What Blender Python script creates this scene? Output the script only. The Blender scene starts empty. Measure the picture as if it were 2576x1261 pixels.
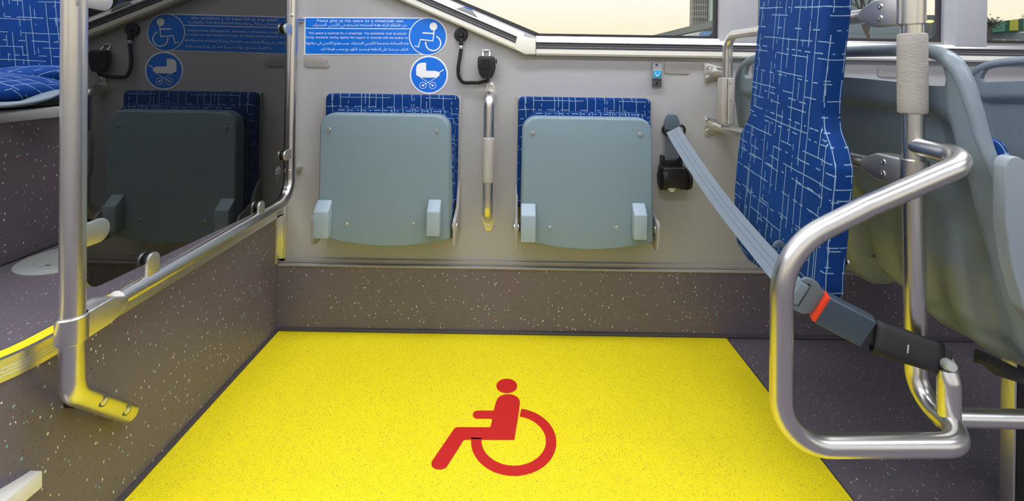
import bpy, bmesh, math, random
from mathutils import Vector, Matrix
random.seed(7)
sc = bpy.context.scene
C = sc.collection
PI = math.pi
# ------------------------------------------------------------------ camera
F, CX, CY, ROLL = 1180.0, 1300.0, 175.0, 0.0157
CAMH, D = 0.906, 1.616            # eye height over the bus floor, distance to the side wall
cam = bpy.data.cameras.new('camera')
cam.sensor_fit = 'HORIZONTAL'; cam.sensor_width = 36.0
cam.lens = F / 2576 * 36.0
cam.shift_x = (1288 - CX) / 2576
cam.shift_y = (CY - 630.5) / 2576
cam.clip_start = 0.02; cam.clip_end = 2000
camo = bpy.data.objects.new('camera', cam); C.objects.link(camo)
ca, sa = math.cos(ROLL), math.sin(ROLL)
camo.matrix_world = Matrix(((ca, -sa, 0, 0), (0, 0, -1, 0), (sa, ca, 0, CAMH), (0, 0, 0, 1)))
sc.camera = camo
# ------------------------------------------------------------------ world
w = bpy.data.worlds.new('sky'); sc.world = w; w.use_nodes = True
nt = w.node_tree; nt.nodes.clear()
wo = nt.nodes.new('ShaderNodeOutputWorld'); bg = nt.nodes.new('ShaderNodeBackground')
tc = nt.nodes.new('ShaderNodeTexCoord'); sx = nt.nodes.new('ShaderNodeSeparateXYZ')
cr = nt.nodes.new('ShaderNodeValToRGB')
nt.links.new(tc.outputs['Generated'], sx.inputs[0]); nt.links.new(sx.outputs['Z'], cr.inputs[0])
e = cr.color_ramp.elements
e[0].position = 0.0; e[0].color = (1.0, 0.78, 0.45, 1)
e[1].position = 0.5; e[1].color = (0.80, 0.90, 1.0, 1)
n = e.new(0.07); n.color = (1.0, 0.87, 0.62, 1)
n = e.new(0.15); n.color = (1.0, 0.95, 0.84, 1)
nt.links.new(cr.outputs[0], bg.inputs[0]); bg.inputs[1].default_value = 1.08
nt.links.new(bg.outputs[0], wo.inputs[0])
# ------------------------------------------------------------------ view
sc.view_settings.view_transform = 'Standard'
sc.view_settings.look = 'None'
sc.view_settings.exposure = 0.0
sc.view_settings.gamma = 1.0
sc.view_settings.use_curve_mapping = False
LIGHT = 21.5    # strength of the ceiling light strips

# ------------------------------------------------------------------ helpers
def ray(px, py):
    u, v = (px - CX) / F, (CY - py) / F
    return Vector((u * ca - v * sa, 1.0, u * sa + v * ca))
def P(px, py, d):
    r = ray(px, py); return Vector((r.x * d, d, CAMH + r.z * d))
def PZ(px, py, z):
    r = ray(px, py); return P(px, py, (z - CAMH) / r.z)
def PX(px, py, x):
    r = ray(px, py); return P(px, py, x / r.x)

ROOT = {}
def tag(o, label=None, cat=None, group=None, kind=None):
    if label: o['label'] = label
    if cat: o['category'] = cat
    if group: o['group'] = group
    if kind: o['kind'] = kind
    return o
def thing(name, loc, label, cat, group=None):
    o = bpy.data.objects.new(name, None); C.objects.link(o)
    o.empty_display_size = 0.05
    o.location = loc; ROOT[o.name] = Vector(loc)
    return tag(o, label, cat, group)
def bevel(bm, w, seg=2, ang=35):
    bm.normal_update()
    es = [e for e in bm.edges if len(e.link_faces) == 2 and e.calc_face_angle(0) > math.radians(ang)]
    if es and w > 0:
        bmesh.ops.bevel(bm, geom=es, offset=w, segments=seg, profile=0.5, affect='EDGES', clamp_overlap=True)
def obj(name, bm, mat, parent=None, label=None, bev=0, seg=2, sharp=40, kind=None, sub=0):
    """links one bmesh as one mesh object; world coordinates go in, the parent's base is subtracted"""
    if bev: bevel(bm, bev, seg)
    base = ROOT.get(parent.name, Vector((0, 0, 0))) if parent else Vector((0, 0, 0))
    bmesh.ops.translate(bm, verts=bm.verts, vec=-base)
    bmesh.ops.recalc_face_normals(bm, faces=bm.faces)
    me = bpy.data.meshes.new(name); bm.to_mesh(me); bm.free()
    for p in me.polygons: p.use_smooth = True
    me.set_sharp_from_angle(angle=math.radians(sharp))
    mats = mat if isinstance(mat, (list, tuple)) else [mat]
    for m in mats: me.materials.append(m)
    o = bpy.data.objects.new(name, me); C.objects.link(o)
    if parent:
        o.parent = parent; ROOT[o.name] = base
    if label: o['label'] = label
    if kind: o['kind'] = kind
    if sub:
        md = o.modifiers.new('sub', 'SUBSURF'); md.levels = sub; md.render_levels = sub
    return o
def single(name, bm, mat, label, cat, group=None, **k):
    o = obj(name, bm, mat, **k); return tag(o, label, cat, group)
def struct(name, bm, mat, label=None, **k):
    o = obj(name, bm, mat, **k); o['kind'] = 'structure'
    if label: o['label'] = label
    return o
def B(): return bmesh.new()
def box(bm, lo, hi, mi=0):
    lo, hi = Vector(lo), Vector(hi)
    vs = [bm.verts.new((x, y, z)) for z in (lo.z, hi.z) for y in (lo.y, hi.y) for x in (lo.x, hi.x)]
    for f in ((0,2,3,1),(4,5,7,6),(0,1,5,4),(2,6,7,3),(0,4,6,2),(1,3,7,5)):
        bm.faces.new([vs[i] for i in f]).material_index = mi
    return bm
def prism(bm, pts, vec, mi=0):
    """closed outline of 3D points extruded by vec"""
    a = [bm.verts.new(p) for p in pts]; b = [bm.verts.new(Vector(p) + Vector(vec)) for p in pts]
    n = len(a)
    f = bm.faces.new(a); g = bm.faces.new(list(reversed(b)))
    f.material_index = g.material_index = mi
    for i in range(n):
        bm.faces.new((a[i], b[i], b[(i+1) % n], a[(i+1) % n])).material_index = mi
    return bm
def tprism(bm, pts, vec):
    from mathutils.geometry import tessellate_polygon
    pts = [Vector(p) for p in pts]; a = [bm.verts.new(p) for p in pts]; b = [bm.verts.new(p + Vector(vec)) for p in pts]
    for t in tessellate_polygon([pts]):
        bm.faces.new([a[i] for i in t]); bm.faces.new([b[i] for i in reversed(t)])
    n = len(a)
    for i in range(n): bm.faces.new((a[i], b[i], b[(i+1) % n], a[(i+1) % n]))
    return bm
def fillet(pts, r, n=8, closed=False):
    pts = [Vector(p) for p in pts]; out = []
    N = len(pts)
    for i in range(N):
        if not closed and i in (0, N - 1): out.append(pts[i]); continue
        rr = r[i] if isinstance(r, (list, tuple)) else r
        p, a, b = pts[i], pts[i-1], pts[(i+1) % N]
        d1, d2 = (a - p), (b - p); l1, l2 = d1.length, d2.length
        d1.normalize(); d2.normalize()
        ang = d1.angle(d2, PI)
        if rr <= 0 or ang > PI - 0.02: out.append(p); continue
        t = min(rr / math.tan(ang / 2), l1 * 0.49, l2 * 0.49); rr2 = t * math.tan(ang / 2)
        bis = (d1 + d2).normalized(); cen = p + bis * (rr2 / math.sin(ang / 2))
        s, e_ = p + d1 * t - cen, p + d2 * t - cen
        tot = s.angle(e_); ax = s.cross(e_)
        for k in range(n + 1):
            out.append(cen + Matrix.Rotation(tot * k / n, 3, ax) @ s)
    return out
def sweep(bm, path, r, seg=20, caps=True, up=None, closed=False, mi=0):
    """tube along a path; r: number, (a,b) or a list of either"""
    path = [Vector(p) for p in path]; n = len(path)
    tang = []
    for i in range(n):
        a = path[(i-1) % n] if closed else path[max(i-1, 0)]
        b = path[(i+1) % n] if closed else path[min(i+1, n-1)]
        tang.append((b - a).normalized())
    u = Vector(up) if up else (Vector((0, 0, 1)) if abs(tang[0].z) < 0.9 else Vector((0, 1, 0)))
    u = (u - tang[0] * u.dot(tang[0])).normalized()
    rings = []
    for i in range(n):
        t = tang[i]; u = (u - t * u.dot(t)).normalized(); v = t.cross(u)
        rr = r[i] if isinstance(r, list) else r
        ra, rb = rr if isinstance(rr, tuple) else (rr, rr)
        rings.append([bm.verts.new(path[i] + u * (math.cos(2*PI*k/seg) * ra) + v * (math.sin(2*PI*k/seg) * rb)) for k in range(seg)])
    for i in range(n if closed else n - 1):
        A, Bb = rings[i], rings[(i+1) % n]
        for k in range(seg):
            bm.faces.new((A[k], A[(k+1) % seg], Bb[(k+1) % seg], Bb[k])).material_index = mi
    if caps and not closed:
        bm.faces.new(list(reversed(rings[0]))).material_index = mi; bm.faces.new(rings[-1]).material_index = mi
    return bm
def lathe(bm, c, axis, prof, seg=24, mi=0):
    """prof: (radius, height) pairs along the axis"""
    axis = Vector(axis).normalized(); c = Vector(c)
    u = axis.orthogonal().normalized(); v = axis.cross(u); prev = None
    for r_, h in prof:
        ring = [bm.verts.new(c + axis * h + (u * math.cos(2*PI*k/seg) + v * math.sin(2*PI*k/seg)) * max(r_, 1e-5)) for k in range(seg)]
        if prev is None: bm.faces.new(list(reversed(ring))).material_index = mi
        else:
            for k in range(seg): bm.faces.new((prev[k], prev[(k+1) % seg], ring[(k+1) % seg], ring[k])).material_index = mi
        prev = ring
    bm.faces.new(prev).material_index = mi
    return bm
def rrect(c, ux, uy, w_, h_, r, n=5):
    c, ux, uy = Vector(c), Vector(ux), Vector(uy)
    pts = [c - ux*w_/2 - uy*h_/2, c + ux*w_/2 - uy*h_/2, c + ux*w_/2 + uy*h_/2, c - ux*w_/2 + uy*h_/2]
    return fillet(pts, r, n, closed=True)
XA, YA, ZA = Vector((1, 0, 0)), Vector((0, 1, 0)), Vector((0, 0, 1))

# ------------------------------------------------------------------ materials
MATS = {}
class NB:
    def __init__(s, name):
        s.m = bpy.data.materials.new(name); s.m.use_nodes = True; s.t = s.m.node_tree
        s.b = s.t.nodes['Principled BSDF']; s.o = s.t.nodes['Material Output']
    def n(s, typ, **k):
        nd = s.t.nodes.new(typ)
        for a, b in k.items(): setattr(nd, a, b)
        return nd
    def set(s, sock, v):
        if hasattr(v, 'is_output'): s.t.links.new(v, sock)
        elif v is not None: sock.default_value = v
    def math(s, op, a, b=None, c=None, clamp=False):
        nd = s.n('ShaderNodeMath', operation=op, use_clamp=clamp); s.set(nd.inputs[0], a); s.set(nd.inputs[1], b)
        if c is not None: s.set(nd.inputs[2], c)
        return nd.outputs[0]
    def mix(s, f, a, b):
        nd = s.n('ShaderNodeMix', data_type='RGBA'); s.set(nd.inputs[0], f); s.set(nd.inputs[6], a); s.set(nd.inputs[7], b)
        return nd.outputs[2]
    def bump(s, h, st=0.3, dist=0.001):
        nd = s.n('ShaderNodeBump'); nd.inputs['Strength'].default_value = st; nd.inputs['Distance'].default_value = dist
        s.t.links.new(h, nd.inputs['Height']); s.t.links.new(nd.outputs[0], s.b.inputs['Normal']); return nd
    def co(s): return s.n('ShaderNodeTexCoord').outputs['Object']
def srgb(r, g, b):
    f = lambda c: (c/255/12.92) if c/255 <= 0.04045 else ((c/255 + 0.055)/1.055)**2.4
    return (f(r), f(g), f(b), 1)
def plain(name, col, rough=0.5, metal=0.0, spec=0.5, grain=0, gs=600, coat=0):
    N = NB(name); N.b.inputs['Base Color'].default_value = col
    N.b.inputs['Roughness'].default_value = rough; N.b.inputs['Metallic'].default_value = metal
    N.b.inputs['Specular IOR Level'].default_value = spec
    if coat: N.b.inputs['Coat Weight'].default_value = coat
    if grain:
        t = N.n('ShaderNodeTexNoise'); t.inputs['Scale'].default_value = gs; t.inputs['Detail'].default_value = 3
        N.t.links.new(N.co(), t.inputs['Vector']); N.bump(t.outputs['Fac'], grain, 0.001)
    return N.m
def emis(name, col, st):
    N = NB(name); N.b.inputs['Base Color'].default_value = (0, 0, 0, 1)
    N.b.inputs['Emission Color'].default_value = col; N.b.inputs['Emission Strength'].default_value = st
    return N.m
def metal(name, col=(0.74, 0.72, 0.695, 1), rough=0.29, scale=(1, 1, 1), st=0.08):
    N = NB(name); N.b.inputs['Metallic'].default_value = 1
    mp = N.n('ShaderNodeMapping'); mp.inputs['Scale'].default_value = scale; N.t.links.new(N.co(), mp.inputs[0])
    t = N.n('ShaderNodeTexNoise'); t.inputs['Scale'].default_value = 500; t.inputs['Detail'].default_value = 4
    N.t.links.new(mp.outputs[0], t.inputs['Vector'])
    t2 = N.n('ShaderNodeTexNoise'); t2.inputs['Scale'].default_value = 22; t2.inputs['Detail'].default_value = 3
    N.t.links.new(N.co(), t2.inputs['Vector'])
    N.set(N.b.inputs['Roughness'], N.math('MULTIPLY_ADD', t2.outputs['Fac'], 0.05, rough - 0.025))
    N.set(N.b.inputs['Base Color'], N.mix(N.math('MULTIPLY', t2.outputs['Fac'], 0.3), col, tuple(c*0.85 for c in col[:3]) + (1,)))
    N.bump(t.outputs['Fac'], st, 0.0006)
    N.b.inputs['Anisotropic'].default_value = 0.3
    return N.m
def flecked(name, base, base2, flecks, dark=None, rough=0.42, fine=None):
    """vinyl floor covering with inlaid chips; flecks: (scale, radius, share, colour)"""
    N = NB(name); co = N.co()
    t = N.n('ShaderNodeTexNoise'); t.inputs['Scale'].default_value = 5; t.inputs['Detail'].default_value = 4
    N.t.links.new(co, t.inputs['Vector'])
    c = N.mix(t.outputs['Fac'], base, base2)
    for i, (s_, rad, share, col) in enumerate(flecks):
        mp = N.n('ShaderNodeMapping'); mp.inputs['Location'].default_value = (i*3.7, i*1.3, i*2.1)
        mp.inputs['Rotation'].default_value = (0.5 + i*0.7, 0.6*i, 0.4 + i)
        mp.inputs['Scale'].default_value = (1, 1.0, 0.55); N.t.links.new(co, mp.inputs[0])
        dn_ = N.n('ShaderNodeTexNoise'); dn_.inputs['Scale'].default_value = s_ * 3.2; dn_.inputs['Detail'].default_value = 1; N.t.links.new(mp.outputs[0], dn_.inputs['Vector'])
        sc3 = N.n('ShaderNodeVectorMath', operation='SCALE'); N.t.links.new(dn_.outputs['Color'], sc3.inputs[0]); sc3.inputs['Scale'].default_value = 0.42 / s_
        ad3 = N.n('ShaderNodeVectorMath', operation='ADD'); N.t.links.new(mp.outputs[0], ad3.inputs[0]); N.t.links.new(sc3.outputs[0], ad3.inputs[1])
        v = N.n('ShaderNodeTexVoronoi'); v.inputs['Scale'].default_value = s_; N.t.links.new(ad3.outputs[0], v.inputs['Vector'])
        sp = N.n('ShaderNodeSeparateColor'); N.t.links.new(v.outputs['Color'], sp.inputs[0])
        m = N.math('MULTIPLY', N.math('LESS_THAN', v.outputs['Distance'], rad), N.math('LESS_THAN', sp.outputs[0], share))
        c = N.mix(m, c, col)
    N.t.links.new(c, N.b.inputs['Base Color'])
    N.b.inputs['Roughness'].default_value = rough
    t3 = N.n('ShaderNodeTexNoise'); t3.inputs['Scale'].default_value = 260; t3.inputs['Detail'].default_value = 3
    N.t.links.new(co, t3.inputs['Vector']); N.bump(t3.outputs['Fac'], 0.12, 0.001)
    return N.m
def fabric(name, U, V, seed=0.0, sc_=1.0, uv=False, base=srgb(0, 58, 128), base2=srgb(0, 36, 88)):
    """blue velour with a woven crosshatch of pale broken lines"""
    N = NB(name); co = N.co()
    def dot(vec):
        nd = N.n('ShaderNodeVectorMath', operation='DOT_PRODUCT'); N.t.links.new(co, nd.inputs[0]); nd.inputs[1].default_value = vec
        return nd.outputs['Value']
    u, v = dot(U), dot(V)
    if uv:
        sp_ = N.n('ShaderNodeSeparateXYZ'); N.t.links.new(N.n('ShaderNodeUVMap').outputs[0], sp_.inputs[0]); u, v = sp_.outputs[0], sp_.outputs[1]
    def noise1(val, scale, sd, detail=1):
        cmb = N.n('ShaderNodeCombineXYZ'); N.set(cmb.inputs[0], val); cmb.inputs[1].default_value = sd; cmb.inputs[2].default_value = sd*2.3
        t = N.n('ShaderNodeTexNoise'); t.inputs['Scale'].default_value = scale; t.inputs['Detail'].default_value = detail
        N.t.links.new(cmb.outputs[0], t.inputs['Vector']); return t.outputs['Fac']
    def noise2(a, b, scale, sd):
        cmb = N.n('ShaderNodeCombineXYZ'); N.set(cmb.inputs[0], a); N.set(cmb.inputs[1], b); cmb.inputs[2].default_value = sd
        t = N.n('ShaderNodeTexNoise'); t.inputs['Scale'].default_value = scale; t.inputs['Detail'].default_value = 0
        N.t.links.new(cmb.outputs[0], t.inputs['Vector']); return t.outputs['Fac']
    def lines(a, b, p, ln, wd, th, sd):
        wob = N.math('MULTIPLY', N.math('SUBTRACT', noise1(b, 14, sd + 5, 2), 0.5), 0.006)
        fz = N.math('MULTIPLY', N.math('SUBTRACT', noise1(b, 420, sd + 9, 1), 0.5), 0.0022)
        a2 = N.math('ADD', N.math('ADD', a, wob), fz)
        q = N.math('ADD', N.math('DIVIDE', a2, p), 100.0 + sd)
        idx = N.math('FLOOR', q); fr = N.math('SUBTRACT', q, idx)
        wn = N.n('ShaderNodeTexWhiteNoise', noise_dimensions='1D'); N.set(wn.inputs['W'], N.math('ADD', idx, sd*7.31))
        cen = N.math('MULTIPLY_ADD', wn.outputs['Value'], 0.6, 0.2)
        d = N.math('MULTIPLY', N.math('ABSOLUTE', N.math('SUBTRACT', fr, cen)), p)
        on = N.math('LESS_THAN', d, wd)
        seg = N.math('GREATER_THAN', noise2(N.math('MULTIPLY', idx, 13.7), N.math('DIVIDE', b, ln), 1.0, sd + 3), th)
        return N.math('MULTIPLY', on, seg)
    s = sc_
    m = lines(u, v, 0.034*s, 0.085*s, 0.0010, 0.44, seed + 1)
    for args in ((u, v, 0.052*s, 0.024*s, 0.0010, 0.52, seed + 2), (v, u, 0.040*s, 0.060*s, 0.0010, 0.47, seed + 3),
                 (v, u, 0.047*s, 0.020*s, 0.0012, 0.52, seed + 4)):
        m = N.math('MAXIMUM', m, lines(*args))
    t = N.n('ShaderNodeTexNoise'); t.inputs['Scale'].default_value = 9; t.inputs['Detail'].default_value = 3
    N.t.links.new(co, t.inputs['Vector'])
    base_ = N.mix(t.outputs['Fac'], base, base2)
    N.t.links.new(N.mix(m, base_, srgb(134, 160, 180)), N.b.inputs['Base Color'])
    N.b.inputs['Roughness'].default_value = 0.8; N.b.inputs['Specular IOR Level'].default_value = 0.2
    N.b.inputs['Sheen Weight'].default_value = 0.12; N.b.inputs['Sheen Tint'].default_value = srgb(90, 150, 255)
    t3 = N.n('ShaderNodeTexNoise'); t3.inputs['Scale'].default_value = 900
    N.t.links.new(co, t3.inputs['Vector']); N.bump(t3.outputs['Fac'], 0.35, 0.001)
    return N.m
def leather(name, col, rough=0.6, scale=260, st=0.6, stretch=(1, 1, 1)):
    N = NB(name); mp = N.n('ShaderNodeMapping'); mp.inputs['Scale'].default_value = stretch; N.t.links.new(N.co(), mp.inputs[0])
    v = N.n('ShaderNodeTexNoise'); v.inputs['Scale'].default_value = scale; v.inputs['Detail'].default_value = 3
    v.inputs['Distortion'].default_value = 1.2
    N.t.links.new(mp.outputs[0], v.inputs['Vector'])
    N.b.inputs['Base Color'].default_value = col; N.b.inputs['Roughness'].default_value = rough
    N.bump(v.outputs['Fac'], st, 0.002); return N.m
M = {}
M['steel'] = metal('brushed_steel')
M['steel_flat'] = metal('brushed_flange_steel', col=(0.74, 0.73, 0.70, 1), rough=0.42)
M['alu'] = metal('aluminium_profile', col=(0.78, 0.78, 0.77, 1), rough=0.32)
M['panel'] = leather('grey_wall_laminate', srgb(167, 167, 168), 0.5, 300, 0.25, (1, 1, 1.8))
M['cream'] = plain('cream_plastic', srgb(226, 224, 214), 0.35)
M['white'] = plain('white_plastic', srgb(240, 240, 242), 0.25)
M['seatgrey'] = plain('blue_grey_moulded_plastic', srgb(120, 141, 153), 0.42, grain=0.05, gs=900)
M['bumper'] = plain('pale_blue_grey_plastic', srgb(150, 168, 180), 0.4)
M['shell'] = plain('dark_blue_grey_seat_plastic', srgb(120, 133, 143), 0.36, grain=0.06, gs=700)
M['shellrim'] = plain('light_blue_grey_seat_plastic', srgb(140, 150, 158), 0.4, grain=0.1, gs=500)
M['plate'] = plain('grey_plate', srgb(158, 156, 155), 0.35)
M['black'] = plain('black_plastic', srgb(28, 28, 30), 0.4)
M['rubber'] = plain('black_rubber', srgb(22, 22, 23), 0.55)
M['seam'] = plain('dark_cove_seal', srgb(70, 66, 70), 0.5)
M['groove'] = plain('grey_sill_groove', srgb(112, 113, 118), 0.4)
M['frit'] = plain('black_window_border', srgb(48, 48, 54), 0.3)
M['pillar'] = plain('grey_pillar_plastic', srgb(176, 177, 182), 0.4)
M['grip'] = leather('grey_leatherette_grip', srgb(168, 164, 156), 0.6, 110, 1.0, (1, 1, 3.2))
M['gripflat'] = plain('grey_rubber_grip', srgb(168, 165, 160), 0.55, grain=0.3, gs=500)
M['dark_vinyl'] = flecked('dark_flecked_vinyl', srgb(108, 99, 108), srgb(98, 90, 99),
    [(420, 0.30, 0.12, srgb(50, 45, 52)), (125, 0.19, 0.17, srgb(225, 222, 210)), (118, 0.18, 0.13, srgb(110, 190, 200)),
     (100, 0.15, 0.10, srgb(40, 70, 130)), (180, 0.22, 0.05, srgb(230, 225, 210))], rough=0.4)
M['yellow_vinyl'] = flecked('yellow_flecked_vinyl', srgb(252, 232, 24), srgb(247, 225, 16),
    [(520, 0.36, 0.22, srgb(150, 138, 60)), (330, 0.30, 0.10, srgb(120, 112, 70))], rough=0.5)
M['yellow'] = plain('yellow_nosing', srgb(250, 225, 20), 0.5)
M['red'] = plain('red_sign_vinyl', srgb(205, 32, 30), 0.45)
M['blue'] = plain('blue_sign_vinyl', srgb(0, 112, 222), 0.35)
M['signwhite'] = plain('white_sign_vinyl', srgb(240, 242, 245), 0.35)
M['lightblue'] = plain('light_blue_button', srgb(20, 160, 215), 0.3)
M['btngrey'] = plain('mid_grey_button_housing', srgb(140, 142, 146), 0.35)
M['btndark'] = plain('dark_grey_button_housing', srgb(84, 86, 90), 0.35)
M['beltcover'] = plain('slate_grey_plastic', srgb(82, 98, 112), 0.4)
M['buckle'] = plain('dark_slate_plastic', srgb(62, 76, 90), 0.35)
M['tongue'] = plain('grey_tongue_plastic', srgb(104, 115, 126), 0.4)
M['orange'] = plain('orange_red_button', srgb(240, 70, 30), 0.4)
M['silverbolt'] = plain('light_grey_bolt', srgb(165, 170, 165), 0.3, metal=0.4)
M['lamp'] = emis('ceiling_light', (0.965, 0.975, 1.03, 1), LIGHT)
M['ceil'] = plain('ceiling_white', srgb(226, 226, 226), 0.4)
def belt_mat():
    N = NB('grey_belt_webbing'); N.b.inputs['Roughness'].default_value = 0.55
    uv = N.n('ShaderNodeUVMap'); sp = N.n('ShaderNodeSeparateXYZ'); N.t.links.new(uv.outputs[0], sp.inputs[0])
    x = sp.outputs[0]
    a = N.math('LESS_THAN', N.math('ABSOLUTE', N.math('SUBTRACT', N.math('ABSOLUTE', N.math('SUBTRACT', x, 0.5)), 0.13)), 0.05)
    N.t.links.new(N.mix(a, srgb(118, 131, 142), srgb(106, 119, 131)), N.b.inputs['Base Color'])
    wv = N.n('ShaderNodeTexWave'); wv.inputs['Scale'].default_value = 260; N.t.links.new(N.co(), wv.inputs[0])
    N.bump(wv.outputs['Fac'], 0.2, 0.0005)
    return N.m
M['belt'] = belt_mat()
M['belt_shaded'] = plain('shaded_grey_webbing', srgb(92, 98, 106), 0.6)  # same belt webbing in a darker copy, shade put into the colour
def pane_mat():
    N = NB('dark_tinted_glass'); N.b.inputs['Base Color'].default_value = (0.004, 0.005, 0.006, 1)
    N.b.inputs['Roughness'].default_value = 0.0; N.b.inputs['IOR'].default_value = 1.88
    tr = N.n('ShaderNodeBsdfTransparent'); tr.inputs[0].default_value = (0.5, 0.5, 0.55, 1)
    mx = N.n('ShaderNodeMixShader'); mx.inputs[0].default_value = 0.05
    N.t.links.new(N.b.outputs[0], mx.inputs[1]); N.t.links.new(tr.outputs[0], mx.inputs[2]); N.t.links.new(mx.outputs[0], N.o.inputs[0])
    return N.m
M['pane'] = pane_mat()
def window_mat():
    N = NB('window_glass'); gl = N.n('ShaderNodeBsdfGlossy'); gl.inputs['Roughness'].default_value = 0.0
    tr = N.n('ShaderNodeBsdfTransparent'); tr.inputs[0].default_value = (0.985, 0.985, 0.985, 1)
    fr = N.n('ShaderNodeFresnel'); fr.inputs[0].default_value = 1.35
    mx = N.n('ShaderNodeMixShader')
    ge = N.n('ShaderNodeNewGeometry')
    N.t.links.new(N.math('MULTIPLY', fr.outputs[0], N.math('SUBTRACT', 1.0, ge.outputs['Backfacing'])), mx.inputs[0]); N.t.links.new(tr.outputs[0], mx.inputs[1]); N.t.links.new(gl.outputs[0], mx.inputs[2])
    N.t.links.new(mx.outputs[0], N.o.inputs[0]); return N.m
M['glass'] = window_mat()
M['fab_board'] = fabric('blue_velour_board', (1, 1, 0), (0.18, -0.12, 1), 3, uv=True)
M['fab_seat'] = fabric('blue_velour_folding_seat', (1, 0.3, 0), (0, 0.6, 1), 11)
M['fab_bus'] = fabric('blue_velour_bus_seat', (1, 0.6, 0.12), (0.03, 0, 1), 21, 1.2, base=srgb(0, 60, 134), base2=srgb(0, 42, 102))
M['fab_cush'] = fabric('blue_velour_cushion', (1, 0.1, -1), (0.05, 1, 1), 31, 1.2, base=srgb(0, 60, 134), base2=srgb(0, 42, 102))

# ------------------------------------------------------------------ the bus shell
STEP = 0.425
X0 = -0.805
# lower line of the step's aluminium edge, read off on Z = .391
edge_px = [(0, 962), (60, 935), (110, 908), (150, 884), (211, 845)]
ed = [PZ(a, b, 0.391) for a, b in edge_px]
ed = [Vector((-1.60, 0.42, 0)), Vector((-1.20, 0.44, 0)), Vector((-0.98, 0.51, 0)), Vector((-0.87, 0.62, 0))] + [Vector((p.x, p.y, 0)) for p in ed]
EDGE = [ed[0]]
for p in ed[1:]:
    if p.y > EDGE[-1].y: EDGE.append(p)
EDGE[-1].x = X0
EDGE.append(Vector((X0, D, 0)))
# smooth it
def smooth(pts, it=3):
    for _ in range(it):
        q = [pts[0]]
        for a, b in zip(pts[:-1], pts[1:]):
            q += [a * 0.75 + b * 0.25, a * 0.25 + b * 0.75]
        pts = q + [pts[-1]]
    return pts
EDGE = smooth(EDGE, 3)
YB, XL, XR, ZT = -0.95, -3.2, 4.2, 2.25
YEL = (0.728, 0.62)
bm = B(); box(bm, (XL, YB, -0.04), (XR, D, 0.0))
fl = struct('floor', bm, M['dark_vinyl'], 'dark grey flecked vinyl floor')
bm = B(); prism(bm, [(X0 - 0.002, YEL[1], 0.0), (YEL[0], YEL[1], 0.0), (YEL[0], D - 0.01, 0.0), (X0 - 0.002, D - 0.01, 0.0)], (0, 0, 0.0015))
y_ = struct('floor_yellow', bm, M['yellow_vinyl'], 'bright yellow flecked vinyl floor of the wheelchair bay')
bm = B(); prism(bm, [(YEL[0], YEL[1], 0.0), (YEL[0] + 0.004, YEL[1], 0.0), (YEL[0] + 0.004, D - 0.01, 0.0), (YEL[0], D - 0.01, 0.0)], (0, 0, 0.002))
struct('trim_1', bm, M['seam'], 'dark weld line beside the yellow floor')
# raised platform and its riser
bm = B()
pl = [Vector((p.x, p.y, STEP)) for p in EDGE] + [Vector((XL, D, STEP)), Vector((XL, 0.42, STEP))]
prism(bm, [p + Vector((0, 0, -0.002)) for p in pl], (0, 0, 0.002))
struct('floor_platform', bm, M['dark_vinyl'], 'raised dark flecked platform beside the wheelchair bay')
def ribbon(bm, path, z0, z1, off=0.0, th=0.004, mi=0):
    """wall strip standing on a floor path, thickness towards the aisle side"""
    n = len(path); L = []; R = []
    for i in range(n):
        a, b = path[max(i-1, 0)], path[min(i+1, n-1)]
        t = (b - a).normalized(); nn = Vector((t.y, -t.x, 0))
        L.append(path[i] + nn * off); R.append(path[i] + nn * (off + th))
    vs = []
    for a, b in zip(L, R):
        vs.append([bm.verts.new((q.x, q.y, z)) for q, z in ((a, z0), (b, z0), (b, z1), (a, z1))])
    for i in range(n - 1):
        for k in range(4):
            bm.faces.new((vs[i][k], vs[i][(k+1) % 4], vs[i+1][(k+1) % 4], vs[i+1][k])).material_index = mi
    bm.faces.new(vs[0]); bm.faces.new(list(reversed(vs[-1])))
    return bm
bm = B(); ribbon(bm, EDGE, 0.0, STEP - 0.003, -0.004, 0.004)
struct('wall_riser', bm, M['dark_vinyl'], 'dark flecked riser of the raised platform')
# aluminium step nosing: a face with ribs, a top flange and a yellow insert
bm = B()
ribbon(bm, EDGE, 0.391, 0.427, 0.0, 0.004)
for z in (0.398, 0.404, 0.410): ribbon(bm, EDGE, z, z + 0.003, 0.004, 0.0015)
ribbon(bm, EDGE, STEP, 0.4285, -0.004, 0.010); ribbon(bm, EDGE, STEP, 0.4285, -0.034, 0.005)
ns = struct('trim_2', bm, M['alu'], 'aluminium nosing on the platform edge')
bm = B(); ribbon(bm, EDGE, STEP, 0.428, -0.029, 0.025)
ty = obj('yellow_insert', bm, M['yellow'], ns); ty['label'] = 'yellow strip let into the nosing'
# cove seals along the floor
bm = B()
sweep(bm, [Vector((p.x + 0.002, p.y, 0.004)) for p in EDGE], 0.007, 8)
struct('trim_3', bm, M['seam'], 'dark seal between riser and floor')
bm = B(); sweep(bm, [(X0, D - 0.012, 0.006), (XR, D - 0.012, 0.006)], 0.008, 8)
struct('trim_4', bm, M['seam'], 'dark seal between side wall and floor')
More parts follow.
